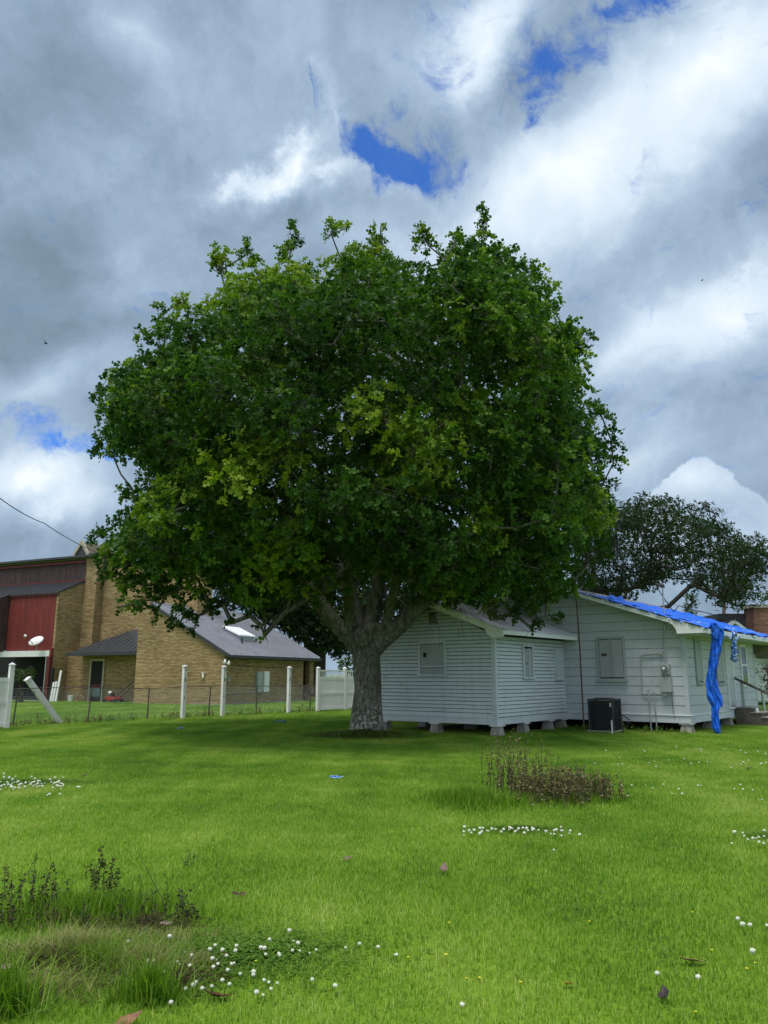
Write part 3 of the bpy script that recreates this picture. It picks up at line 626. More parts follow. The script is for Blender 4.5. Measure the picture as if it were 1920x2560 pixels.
MB().tube([(RXB, -.1, zr(RXB) + .03), (RXB, 9.7, zr(RXB) + .03)], .06, 6).build('ridge_cap', M_metal, bb)
MB().prism([(0, BE - .22), (.38, BE - .17), (.38, BE - .1), (0, BE - .12)], 1, .3, 9.7).build('soffit', M_roofdark, bb)
sk = MB().hexa([(-2.35, 3.0, zr(-2.35) + .02), (-1.25, 3.0, zr(-1.25) + .02), (-1.25, 4.5, zr(-1.25) + .02), (-2.35, 4.5, zr(-2.35) + .02), (-2.35, 3.0, zr(-2.35) + .24), (-1.25, 3.0, zr(-1.25) + .32), (-1.25, 4.5, zr(-1.25) + .32), (-2.35, 4.5, zr(-2.35) + .24)]).build('skylight', M_roofblue, bb)
MB().hexa([(-2.42, 2.93, zr(-2.35) + .25), (-1.18, 2.93, zr(-1.25) + .31), (-1.18, 4.57, zr(-1.25) + .31), (-2.42, 4.57, zr(-2.35) + .25), (-2.40, 2.95, zr(-2.35) + .33), (-1.20, 2.95, zr(-1.25) + .38), (-1.20, 4.55, zr(-1.25) + .38), (-2.40, 4.55, zr(-2.35) + .33)]).build('dome', M_vinyl, sk)
MB().tube([(-1.0, 2.9, zr(-1.0)), (-1.0, 2.9, zr(-1.0) + .32)], .05, 8).build('vent_pipe', M_roofdark, bb)
# upper block (wall B), pillar, vestibule, entry roof
M_brickb = M_brick
box('wall', M_brick, bb, -12.04, -4.4, 3.0, 3.3, 0, 8.3); box('wall', M_brick, bb, -4.7, -4.41, 3.301, 4.4, 3.9, 8.2)
box('pillar', M_brick, bb, -13.1, -12.05, 2.36, 3.3, 0, 9.05)
box('wall', M_brick, bb, -13.04, -6.16, 1.5, 1.8, 0, 2.85)
MB().prism([(.36, 0), (1.49, 0), (1.49, 7.12), (.36, 6.68)], 0, -13.2, -13.05).build('wall', M_brick, bb)
MB().prism([(1.491, 0), (2.6, 0), (2.6, 7.52), (1.491, 7.12)], 0, -13.2, -13.051).build('wall', M_brick, bb)
b_ = MB(); b_.add([(-11.75, .3, 2.86), (-6.16, .3, 2.86), (-6.16, 2.98, 4.25), (-9.3, 2.98, 4.35), (-11.9, 1.9, 3.35), (-11.75, .3, 2.80), (-6.16, .3, 2.80), (-6.16, 2.98, 4.19), (-9.3, 2.98, 4.29), (-11.9, 1.9, 3.29)], [(0, 1, 2, 3, 4), (9, 8, 7, 6, 5), (0, 5, 6, 1), (1, 6, 7, 2), (2, 7, 8, 3), (3, 8, 9, 4), (4, 9, 5, 0)])
er = b_.build('entry_roof', M_roofdark, bb)
for k in range(13):
    x = -11.3 + k * .42; tt = min(1., max(.3, (x + 12.6) / 3.)); MB().tube([(x, .3, 2.88), (x, .3 + 2.66 * tt, 2.88 + 1.42 * tt)], .022, 4).build('rib', M_roofdark, er)
box('gutter', M_roofdark, bb, -11.85, -6.16, .16, .3, 2.70, 2.88); box('soffit', M_roofdark, bb, -11.8, -6.16, .3, 1.5, 2.72, 2.76)
dr = box('door', M_dark, bb, -10.95, -10.02, 1.46, 1.499, .02, 2.40); M_cream = simple('cream_frame', (.42, .37, .27), .7)
for a in ((-11.07, -10.951, .0, 2.52), (-10.019, -9.9, 0, 2.52), (-10.95, -10.02, 2.401, 2.52)): box('frame', M_cream, dr, a[0], a[1], 1.40, 1.50, a[2], a[3])
box('crash_bar', simple('maroon_bar', (.10, .02, .025), .5), dr, -10.93, -10.04, 1.43, 1.458, .86, 1.02); box('lower_panel', simple('blue_grey_panel', (.16, .21, .23), .5, .4, 6), dr, -10.90, -10.1, 1.40, 1.43, .3, .80)
# garage front
M_redw = simple('red_stained_wood', (.17, .027, .024), .8, .3, 2.5, stretch=(2.5, 2.5, .35)); M_oldw = simple('weathered_maroon_wood', (.055, .032, .034), .85, .45, 2.5, stretch=(2.5, 2.5, .35))
for k in range(8):
    x = -17.3 + k * .513
    MB().box(x + .004, x + .509, .36, .44, 3.06, 6.58).build('board', M_redw, bb)
box('fascia', simple('dark_red_trim', (.12, .018, .018), .7), bb, -17.32, -13.06, .30, .359, 6.42, 6.66)
for k in range(6): y = -2.6 + k * .49; MB().prism([(y + .004, 3.0), (y + .486, 3.0), (y + .486, 5.45 + .42 * (k + 1) * .49), (y + .004, 5.45 + .42 * k * .49)], 0, -17.4, -17.33).build('board', M_oldw, bb)
MB().add([(-25, -2.7, 5.40), (-17.3, -2.7, 5.40), (-17.3, .25, 6.62), (-13.0, .25, 6.62), (-13.0, 2.36, 7.55), (-25, 2.36, 7.55),
          (-25, -2.7, 5.32), (-17.3, -2.7, 5.32), (-17.3, .25, 6.54), (-13.0, .25, 6.54), (-13.0, 2.36, 7.47), (-25, 2.36, 7.47)],
         [(0, 1, 2, 5), (2, 3, 4, 5), (8, 7, 6, 11), (11, 10, 9, 8), (0, 6, 7, 1), (1, 7, 8, 2), (2, 8, 9, 3), (3, 9, 10, 4), (4, 10, 11, 5)]).build('porch_roof', M_roofdark, bb)
for k in range(26):
    x = -24.8 + k * .47; y0 = -2.7 if x < -17.3 else .25; MB().tube([(x, y0, 5.43 + .42 * (y0 + 2.7)), (x, 2.36, 7.58)], .025, 4).build('roof_rib', M_roofdark, bb)
for k in range(26): x = -25.0 + k * .462; MB().box(x + .004, x + .458, 2.36, 2.42, 7.4, 8.72).build('board', M_oldw, bb)
box('wall', M_oldw, bb, -25, -13.11, 2.42, 2.6, 3.2, 9.0)
box('trim', MATS['dark_red_trim'], bb, -25, -13.11, 2.28, 2.358, 7.42, 7.62); box('trim', MATS['dark_red_trim'], bb, -25, -13.11, 2.26, 2.358, 8.73, 8.86)
MB().prism([(-25.2, 9.06), (-11.8, 9.06), (-11.8, 9.20), (-25.2, 9.20)], 1, 2.1, 9).build('top_roof', M_roofdark, bb)
box('beam', M_trim, bb, -24, -13.25, .20, .34, 2.68, 3.04)
box('lintel', M_redw, bb, -13.24, -13.06, .2, .36, 2.4, 3.2)
box('post', MATS['dark_red_trim'], bb, -13.30, -13.06, .12, .34, 0, 2.68); box('downspout', M_metal, bb, -13.39, -13.33, .10, .2, 0, 2.7)
box('post', M_trim, bb, -20.1, -19.9, .1, .3, 0, 2.67)
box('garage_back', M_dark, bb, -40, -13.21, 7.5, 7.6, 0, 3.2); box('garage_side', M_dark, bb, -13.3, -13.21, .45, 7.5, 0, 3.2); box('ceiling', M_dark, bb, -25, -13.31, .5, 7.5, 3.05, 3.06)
box('slab', M_conc, bb, -25, -13.31, -.2, 7.5, 0, .03)
box('gate', M_dark, bb, -13.02, -12.80, .2, .3, 0, 2.0)
# steeple-like roof vent
rv = MB().prism([(-16.15, 9.2), (-14.75, 9.2), (-14.85, 9.75), (-15.45, 10.55), (-16.05, 9.75)], 1, 4.2, 6.8).build('roof_vent', simple('vent_shingle', (.13, .105, .075), .9, .3, 3), bb)
MB().prism([(-16.2, 9.2), (-16.05, 9.2), (-15.95, 9.72), (-15.45, 10.36), (-14.95, 9.72), (-14.85, 9.2), (-14.7, 9.2), (-14.78, 9.78), (-15.45, 10.68), (-16.12, 9.78)], 1, 4.05, 4.199).build('trim', M_cream, rv)
MB().prism([(-16.04, 9.21), (-14.86, 9.21), (-14.96, 9.7), (-15.45, 10.34), (-15.94, 9.7)], 1, 4.15, 4.198).build('louvre_screen', M_roofdark, rv)
# small fixtures of the brick building
def lamp(x, y, z, s=.1):
    b3 = MB(); b3.tube([(x, y, z), (x + .02, y - .02, z - .12), (x + .06, y - .12, z - .2)], [.03, .06, s], 10); return b3.build('floodlight', M_vinyl, bb, True)
lamp(.10, -.10, BE - .25); lamp(.30, -.02, BE - .3); lamp(.12, -.06, BE - .95, .13); lamp(-.3, 9.62, BE - .2)
MB().tube([(-1.35, -.04, 1.62), (-1.32, -.08, 1.42)], .05, 6).build('bracket', M_vinyl, bb); MB().tube([(-1.45, -.04, 1.72), (-1.36, -.06, 1.60), (-1.24, -.04, 1.72)], .025, 5).build('bracket', M_vinyl, bb)
pb = box('electric_panel', M_trim, bb, .0, .22, 3.55, 4.05, .62, 1.78); box('panel_box', M_shut, bb, .0, .16, 2.95, 3.45, .62, 1.76)
MB().tube([(.06, .12, 0.1), (.06, .12, 1.3)], .03, 6).build('pipe', M_conc, bb); box('pipe_box', M_conc, bb, .0, .1, .3, .5, 1.2, 1.5)
MB().tube([(.05, .15, .62), (.05, 3.4, .62), (.05, 3.5, .8)], .035, 6).build('conduit', M_conc, bb)
MB().tube([(.04, .3, 2.1), (.04, 4, 2.0), (.04, 7.8, 2.08)], .012, 4).build('cable', M_dark, bb)
lp = lambda x, y: bl(x, y)
# satellite dish
di = empty('satellite_dish', bl(-14.05, -.15, 3.0), 0, 'white satellite dish on an arm against the red wood wall', 'satellite dish')
V = []; F = []
for i in range(7):
    r = i / 6 * .36
    for j in range(24): a = j / 24 * 2 * math.pi; V.append((r * math.cos(a) * 1.25, .35 * (r / .42) ** 2 * .3, r * math.sin(a) * .85))
F = [(i * 24 + j, i * 24 + (j + 1) % 24, (i + 1) * 24 + (j + 1) % 24, (i + 1) * 24 + j) for i in range(6) for j in range(24)]
ds = MB().add(V, F).build('reflector', M_vinyl, di, True); ds.rotation_euler = (R_(-35), R_(-22), R_(10)); ds.location = (0.05, -.2, .65); ds.modifiers.new('t', 'SOLIDIFY').thickness = .02
MB().tube([(.1, 0, 0), (.05, -.05, .4), (0, -.12, .62)], .03, 8).build('arm', M_metal, di); MB().tube([(.12, -.2, .25), (-.2, -.4, .6), (-.45, -.5, .88)], .018, 6).build('feed_arm', M_dark, di); MB().tube([(-.42, -.5, .86), (-.52, -.5, .94)], .08, 8).build('feed_horn', M_vinyl, di)
# mower
mo = empty('lawn_mower', bl(-8.35, .7), R_(-20), 'red push lawn mower parked against the tan brick wall', 'lawn mower')
MB().prism([(-.45, .12), (.4, .12), (.45, .22), (.3, .32), (-.3, .34), (-.48, .24)], 1, -.27, .27).build('deck', simple('mower_red', (.35, .02, .02), .4), mo, bevel=.03)
MB().tube([(-.08, 0, .33), (-.08, 0, .55)], .15, 12).build('engine', M_dark, mo); MB().tube([(-.15, 0, .5), (-.3, 0, .58)], .1, 10).build('filter', M_vinyl, mo)
for sx in (-.36, .38):
    for sy in (-.3, .3): MB().tube([(sx, sy - .03, .12), (sx, sy + .03, .12)], .12, 14).build('wheel', M_dark, mo)
for sy in (-.22, .22): MB().tube([(.3, sy, .3), (1.0, sy, .78), (1.42, sy, 1.12)], .03, 6).build('handle_tube', M_rust, mo)
MB().tube([(1.42, -.22, 1.12), (1.5, -.1, 1.2), (1.5, .1, 1.2), (1.42, .22, 1.12)], .02, 6).build('grip', M_dark, mo)
bk = empty('bucket', bl(-11.9, .9), 0, 'white plastic bucket on the grass left of the brick building door', 'bucket')
MB().tube([(0, 0, 0), (0, 0, .36)], [.15, .19], 16).build('shell', M_vinyl, bk); MB().tube([(0, 0, .34), (0, 0, .37)], .2, 16).build('rim', M_trim, bk)
# planks against wall
for k, (x, h) in enumerate(((-12.62, 1.15), (-12.42, 1.2), (-12.2, 1.85))):
    o = MB().box(-.07, .07, -.03, .03, 0, h).build('plank', M_vinyl); o.location = bl(x, .05); o.rotation_euler = (R_(-7), 0, BA)
    tag(o, ['short white plank leaning on the brick wall beside the black gate', 'middle white plank leaning on the brick wall', 'tallest white plank leaning on the brick wall'][k], 'plank')
# picnic table
pt = empty('picnic_table', bl(1.6, 7.2), BA + R_(90), 'low weathered brown picnic table near the end of the brick building', 'table')
M_pt = simple('old_table_wood', (.08, .055, .04), .9, .3)
for k in range(4): box('table_plank', M_pt, pt, -.85, .85, -.32 + k * .16, -.17 + k * .16, .68, .72)
for sy in (-.6, .6): box('seat', M_pt, pt, -.85, .85, sy - .12, sy + .12, .40, .44)
for sx in (-.6, .6):
    for s in (-1, 1): MB().hexa([(sx - .04, s * .5 - .05, 0), (sx + .04, s * .5 - .05, 0), (sx + .04, s * .5 + .05, 0), (sx - .04, s * .5 + .05, 0), (sx - .04, s * .15 - .05, .68), (sx + .04, s * .15 - .05, .68), (sx + .04, s * .15 + .05, .68), (sx - .04, s * .15 + .05, .68)]).build('leg', M_pt, pt)
    box('cross_beam', M_pt, pt, sx - .035, sx + .035, -.7, .7, .34, .40)
# ------------------------------------------------------------------ vinyl posts, panel, chain-link fence
SP = 1.745
def vpost_parts(root, h=1.85):
    box('shaft', M_vinyl, root, -.065, .065, -.065, .065, 0, h, .006)
    MB().box(-.08, .08, -.08, .08, h, h + .03).add([(-.08, -.08, h + .03), (.08, -.08, h + .03), (.08, .08, h + .03), (-.08, .08, h + .03), (0, 0, h + .075)], [(0, 1, 4), (1, 2, 4), (2, 3, 4), (3, 0, 4)]).build('cap', M_vinyl, root)
    for zz, hh in ((1.32, .13), (.72, .05), (1.72, .03)): box('slot', M_dark, root, -.02, .02, -.068, -.0655, zz, zz + hh)
GP = 'white vinyl fence posts standing without their panels'
P4 = Vector((-2.9, 34.62, 0))
fa = math.atan2(FN.y, FN.x)
spots = [(P4 - FN * SP, 'free standing white vinyl post nearest the white vinyl panels'), (P4 - FN * SP * 3, 'middle of the three free standing white vinyl posts'), (P4 - FN * SP * 4.05, 'free standing white vinyl post farthest left in front of the tan brick wall')]
vp = None
for i, (p, l) in enumerate(spots):
    if vp is None:
        vp = empty('fence_post', p, fa, l, 'fence post', GP); vpost_parts(vp)
    else: copy(vp, p, (R_(random.uniform(-1, 1)), R_(random.uniform(-1, 1)), fa), None, l)
lean = copy(vp, Vector(gnd(150, 1808)), (0, 0, 0), None, 'white vinyl post leaning far over to the left at the wire fence')
dv = (Vector(at(87, 1722, 25.6)) - Vector(gnd(150, 1808))); lean.rotation_mode = 'QUATERNION'; lean.rotation_quaternion = dv.to_track_quat('Z', 'Y')
lean.scale = (1.25, 1.25, 1)
if 'group' in lean: lean['group'] = GP
# vinyl privacy fence beyond P4
def privacy(root, k0, k1, base, lattice=True):
    d = FN
    for k in range(k0, k1 + 1):
        e = base + d * SP * k - Vector(root.location)
        q0 = MB(); q0.box(-.065, .065, -.065, .065, 0, 1.86).add([(-.08, -.08, 1.86), (.08, -.08, 1.86), (.08, .08, 1.86), (-.08, .08, 1.86), (0, 0, 1.93)], [(0, 1, 4), (1, 2, 4), (2, 3, 4), (3, 0, 4)])
        o = q0.build('post', M_vinyl, root); o.location = e; o.rotation_euler = (0, 0, fa)
        if k == k1: continue
        def bx(nm, x0, x1, y0, y1, z0, z1):
            oo = MB().box(x0, x1, y0, y1, z0, z1).build(nm, M_vinyl, root); oo.location = e; oo.rotation_euler = (0, 0, fa)
        x1 = SP - .07
        for z0 in (.06, .72, 1.36): bx('rail', .07, x1, -.03, .03, z0, z0 + .12)
        if lattice: bx('rail', .07, x1, -.03, .03, 1.72, 1.78)
        nb = 10; wB = (x1 - .07) / nb
        for j in range(nb):
            bx('panel_board', .07 + j * wB + .002, .07 + (j + 1) * wB - .002, -.012, .012, .18, .72); bx('panel_board', .07 + j * wB + .002, .07 + (j + 1) * wB - .002, -.012, .012, .84, 1.36)
        if lattice:
            for j in range(12): bx('picket', .1 + j * .13, .135 + j * .13, -.015, .015, 1.48, 1.72)
pf = empty('vinyl_fence', P4, 0, 'white vinyl privacy fence with open picket top behind the oak trunk', 'fence'); privacy(pf, 0, 4, P4)
pl_ = empty('vinyl_fence', F0, 0, 'white vinyl fence panel and capped post at the left edge of the photo', 'fence'); privacy(pl_, -2, 0, F0, False)
# chain link
CL0 = Vector((-11.75, 24.36, 0)); cf = empty('chain_link_fence', CL0, 0, 'sagging grey chain link fence with a thin top rail crossing behind the lawn', 'fence')
M_link = simple('fence_rail', (.13, .10, .095), .6, .3, 3, .3)
zt = lambda s: 1.12 + .03 * math.sin(s * .9)
pos = [-4.3, -2.1, .4, 2.9, 5.2, 7.9, 10.3, 13.4, 16.2, 19.3, 22.5]
MB().tube([tuple(FN * s + Vector((0, 0, zt(s)))) for s in np.arange(-5, 24, .5)], .016, 6).build('top_rail', M_link, cf)
for s in pos:
    tx = random.uniform(-.02, .14); MB().tube([tuple(FN * s), tuple(FN * (s + tx) + Vector((0, 0, zt(s) - .02)))], .026, 8).build('post', M_link, cf)
wm = MB()
for k in range(0, 640):
    s = -5 + k * .045
    for sg in (1, -1):
        a, b2 = FN * s + Vector((0, 0, .05)), FN * (s + sg * .6) + Vector((0, 0, 1.10)); t_ = .0014
        wm.add([a + side * t_, a - side * t_, a + FN * t_ * 2, b2 + side * t_, b2 - side * t_, b2 + FN * t_ * 2], [(0, 1, 4, 3), (1, 2, 5, 4), (2, 0, 3, 5)])
tag(wm.build('wire_mesh', M_metal, cf), kind='stuff')
# ------------------------------------------------------------------ far house at the right
fh = empty('neighbour_house', at(1850, 1690, 42), R_(-8), 'dark roofed neighbour house with a red brick chimney beyond the blue tarp', 'house')
M_fs = simple('far_white_siding', (.62, .66, .66), .6, .05, 3); M_sh2 = simple('charcoal_shingle', (.030, .030, .036), .9, .3, 5)
def wfar(pts, y0, y1, nm, m): # polygon by photo position at distance y0, extruded back
    a = [at(x, y, y0) for x, y in pts]; b2 = [p + np.array([0, y1 - y0, 0]) for p in a]; k = len(a)
    o = MB().add(a + b2, [tuple(range(k)), tuple(range(k, 2 * k))[::-1]] + [(i, (i + 1) % k, k + (i + 1) % k, k + i) for i in range(k)]).build(nm, m); o.parent = fh; fh_m = Matrix.LocRotScale(fh.location, fh.rotation_euler.to_quaternion(), None); o.matrix_parent_inverse = fh_m.inverted(); return o
g1 = at(1790, 1568, 44)
wfar([(1798, 1534), (2200, 1534), (2200, 1640), (1775, 1640)], 44, 52, 'roof', M_sh2)
wfar([(1808, 1572), (1842, 1548), (1990, 1660), (1780, 1600)], 41.5, 44, 'gable_roof', M_sh2)
wfar([(1816, 1580), (1838, 1562), (1882, 1596), (1816, 1600)], 41, 41.4, 'gable_wall', simple('gable_grey', (.22, .23, .22), .7))
wfar([(1806, 1572), (1838, 1550), (1838, 1558), (1812, 1578)], 40.8, 41.2, 'rake_board', M_trim); wfar([(1838.3, 1550), (1915, 1607), (1915, 1614), (1838.3, 1558)], 40.8, 41.2, 'rake_board', M_trim)
for k in range(15): wfar([(1870, 1752 - k * 9), (2150, 1752 - k * 9), (2150, 1743.6 - k * 9), (1870, 1743.6 - k * 9)], 42.0 + (k % 2) * .001, 43, 'siding_board', M_fs)
wfar([(1872, 1756), (2150, 1756), (2150, 1620), (1872, 1620)], 42.1, 44, 'wall', M_fs)
ch = wfar([(1884, 1519), (1990, 1519), (1990, 1600), (1886, 1600)], 43, 44.2, 'chimney', M_redbrick); wfar([(1880, 1511), (1994, 1511), (1994, 1519), (1880, 1519)], 42.9, 44.3, 'chimney_cap', M_conc)
# ------------------------------------------------------------------ trees
def grow(name, base_nodes, clumps, rleaf=.014, pw=2.25, trunk_scale=1.0, m=M_bark, parent=None, twig_cost=.25, seglen=.55, rmax=None):
    """base_nodes: list of (xyz, parent index); clumps attach to the closest node. returns radii mesh"""
    P = [Vector(p) for p, _ in base_nodes]; par = [q for _, q in base_nodes]; nb = len(P)
    root = P[0]; order = sorted(range(len(clumps)), key=lambda i: (Vector(clumps[i]) - P[min(2, nb - 1)]).length)
    dist = [0.0] * nb
    for i in range(1, nb): dist[i] = dist[par[i]] + (P[i] - P[par[i]]).length
    first = max(1, 2)
    tips = []
    for i in order:
        c = Vector(clumps[i]); best, bi = 1e9, 0
        for j in range(first, len(P)):
            d = (P[j] - c).length
            if d > best: continue
            k = d + twig_cost * dist[j] * .35 + max(0, P[j].z - c.z) * .12
            if k < best: best, bi = k, j
        a = P[bi]; L = (c - a).length; kk = max(1, int(L / seglen)); pj = bi; up = Vector((0, 0, L * .12))
        for s in range(1, kk + 1):
            t = s / kk; p = a.lerp(c, t) - up * (4 * t * (1 - t)) * .6 + Vector([random.gauss(0, .05 * (s < kk)) for _ in range(3)])
            P.append(p); par.append(pj); dist.append(dist[pj] + (p - P[pj]).length); pj = len(P) - 1
        tips.append(pj)
    nn_ = len(P); acc = [0.] * nn_; ch = [[] for _ in range(nn_)]
    for i in range(nn_ - 1, 0, -1):
        if acc[i] == 0: acc[i] = rleaf ** pw
        acc[par[i]] += acc[i]; ch[par[i]].append(i)
    rad = [a ** (1 / pw) * trunk_scale for a in acc]
    return P, par, ch, rad
def branch_mesh(P, par, ch, rad, start, mb, minr=0.0):
    """walk chains following the thickest child"""
    stack = [(0, None)]
    while stack:
        i, pr = stack.pop(); pts = ([P[pr]] if pr is not None else []) + [P[i]]; rr = ([min(rad[pr], rad[i] * 1.25)] if pr is not None else []) + [rad[i]]
        j = i
        while ch[j]:
            k = max(ch[j], key=lambda q: rad[q])
            for o in ch[j]:
                if o != k: stack.append((o, j))
            pts.append(P[k]); rr.append(rad[k]); j = k
        if pts and len(pts) > 1 and i >= start or i == 0:
            if max(rr) >= minr: mb.tube(pts, rr, 12 if rr[0] > .15 else 7 if rr[0] > .05 else 4, cap=False, wob=.10)
def crown(centres, radii, cc, per, nl, L, tpl, shoots=0, tintc=None, flat=.8, bias=.2, twigs=True):
    Ps, Ds, Ls, Ts = [], [], [], []; TW = []
    for i, c in enumerate(centres):
        R = radii[i]; o = c - cc; o = o / (np.linalg.norm(o) + 1e-6); o[2] += .35; o /= np.linalg.norm(o)
        k = int(per * R * R); q = unit(rng.normal(size=(k * 2, 3))); q = q[(q @ o) > -.55][:k]; k = len(q)
        rp = c + q * np.array([1, 1, flat]) * R * (rng.random((k, 1)) ** .45)
        ax = unit(q * .8 + o * .5 + np.array([0, 0, .35]) + rng.normal(size=(k, 3)) * .35)
        tc_ = (tintc(c) if tintc else .4) + rng.normal() * .10
        if shoots and (R > .55 or c[2] > 12) and abs(c[0] + .75) < 5.2 and rng.random() < .45:
            for _ in range(rng.integers(1, shoots + 1)):
                dr = unit(o * .4 + np.array([0, 0, .9]) + rng.normal(size=3) * .25); m = rng.integers(3, 6); st = c + unit(o + rng.normal(size=3) * .5) * R * .7
                rr = st + dr * (np.arange(m) * .12)[:, None] + rng.normal(size=(m, 3)) * .03; rp = np.vstack([rp, rr]); ax = np.vstack([ax, np.repeat(dr[None], m, 0)])
                TW.append((st, rr[-1]))
        k = len(rp)
        if twigs:
            for j in rng.choice(k, min(k, 14), replace=False): TW.append((c + rng.normal(size=3) * .1, rp[j]))
        A = np.repeat(ax, nl, 0); B2 = np.repeat(rp, nl, 0); rnd = unit(np.cross(A, rng.normal(size=A.shape)))
        phi = rng.uniform(.7, 1.65, len(A))[:, None]; D = A * np.cos(phi) + rnd * np.sin(phi); D[:, 2] -= .18
        Ps.append(B2 + rng.normal(size=B2.shape) * .02); Ds.append(D); Ls.append(L * rng.uniform(.7, 1.25, len(A))); Ts.append(np.repeat(np.clip(tc_ + rng.normal(size=k) * .12, 0, 1), nl) + rng.normal(size=len(A)) * .06)
    return leaves(np.vstack(Ps), np.vstack(Ds), np.concatenate(Ls), np.clip(np.concatenate(Ts), 0, 1), tpl) + (TW,)
def inpoly(pt, poly):
    x, y = pt; ins = False; k = len(poly); dmin = 1e9
    for i in range(k):
        x1, y1 = poly[i]; x2, y2 = poly[(i + 1) % k]
        if (y1 > y) != (y2 > y) and x < (x2 - x1) * (y - y1) / (y2 - y1) + x1: ins = not ins
        dx, dy = x2 - x1, y2 - y1; t = max(0, min(1, ((x - x1) * dx + (y - y1) * dy) / (dx * dx + dy * dy + 1e-9)))
        dmin = min(dmin, math.hypot(x - x1 - t * dx, y - y1 - t * dy))
    return dmin if ins else -dmin
def twig_mesh(TW, name, m, parent, r=.006):
    A = np.array([a for a, _ in TW]); B2 = np.array([b for _, b in TW]); k = len(A); D = unit(B2 - A); u = unit(np.cross(D, np.array([.3, .5, .8]))); v = np.cross(D, u)
    V = np.stack([A + u * r, A - u * .5 * r + v * .87 * r, A - u * .5 * r - v * .87 * r, B2], 1).reshape(-1, 3)
    F = (np.array([(0, 1, 3), (1, 2, 3), (2, 0, 3)])[None] + (np.arange(k) * 4)[:, None, None]).reshape(-1, 3)
    return np_mesh(name, V, F, m, parent)
OUT = [(190, 1165), (235, 1130), (300, 1095), (250, 1060), (300, 1035), (230, 985), (198, 972), (212, 930), (205, 870), (236, 805), (300, 750), (306, 700), (338, 662), (370, 682), (388, 635), (425, 640), (455, 600), (464, 545), (495, 562), (527, 525), (575, 545), (590, 570), (628, 492), (665, 540), (690, 565), (705, 500), (745, 478), (780, 520), (805, 520), (822, 475), (840, 545), (900, 560), (905, 492), (935, 485), (985, 510), (1045, 475), (1075, 522), (1122, 540), (1155, 582), (1188, 610), (1205, 668), (1240, 712), (1278, 735), (1270, 795), (1262, 860), (1310, 905), (1325, 960), (1335, 1005), (1285, 1035), (1325, 1100), (1330, 1170), (1290, 1225), (1235, 1250), (1240, 1300), (1150, 1330), (1050, 1300), (980, 1285), (900, 1260), (800, 1270), (690, 1270), (610, 1300), (520, 1320), (470, 1270), (400, 1310), (330, 1290), (290, 1230), (235, 1245), (215, 1200)]
OUT = [(x * 1.1573, y * 1.1573) for x, y in OUT]
TY = 21.0
def sample_clumps(n_try, dmin, R, poly, cx, cy, cz, ax, ay, az, inner=.15, fill=.8, mx=9999):
    out_ = []; rr = []; cand = rng.uniform(-1, 1, (n_try, 3)) * np.array([ax, ay, az]) + np.array([cx, cy, cz])
    for c in cand:
        e = (abs((c[0] - cx) / ax) ** 2.6 + abs((c[1] - cy) / ay) ** 2.6 + abs((c[2] - cz) / az) ** 2.6)
        if e > 1 or (e < .30 and rng.random() > inner): continue
        r = R * rng.uniform(.75, 1.2)
        px = proj(c); need = r * fill * FPX / c[1]
        if inpoly(px, poly) < need: continue
        if out_ and np.min(np.sum((np.array(out_) - c) ** 2, 1)) < (dmin * (1 if e > .3 else 1.3)) ** 2: continue
        out_.append(c); rr.append(r)
        if len(out_) >= mx: break
    return out_, rr
C1, R1 = sample_clumps(16000, 1.02, .92, OUT, -.75, TY, 8.9, 7.6, 6.4, 6.9, .12, .75)
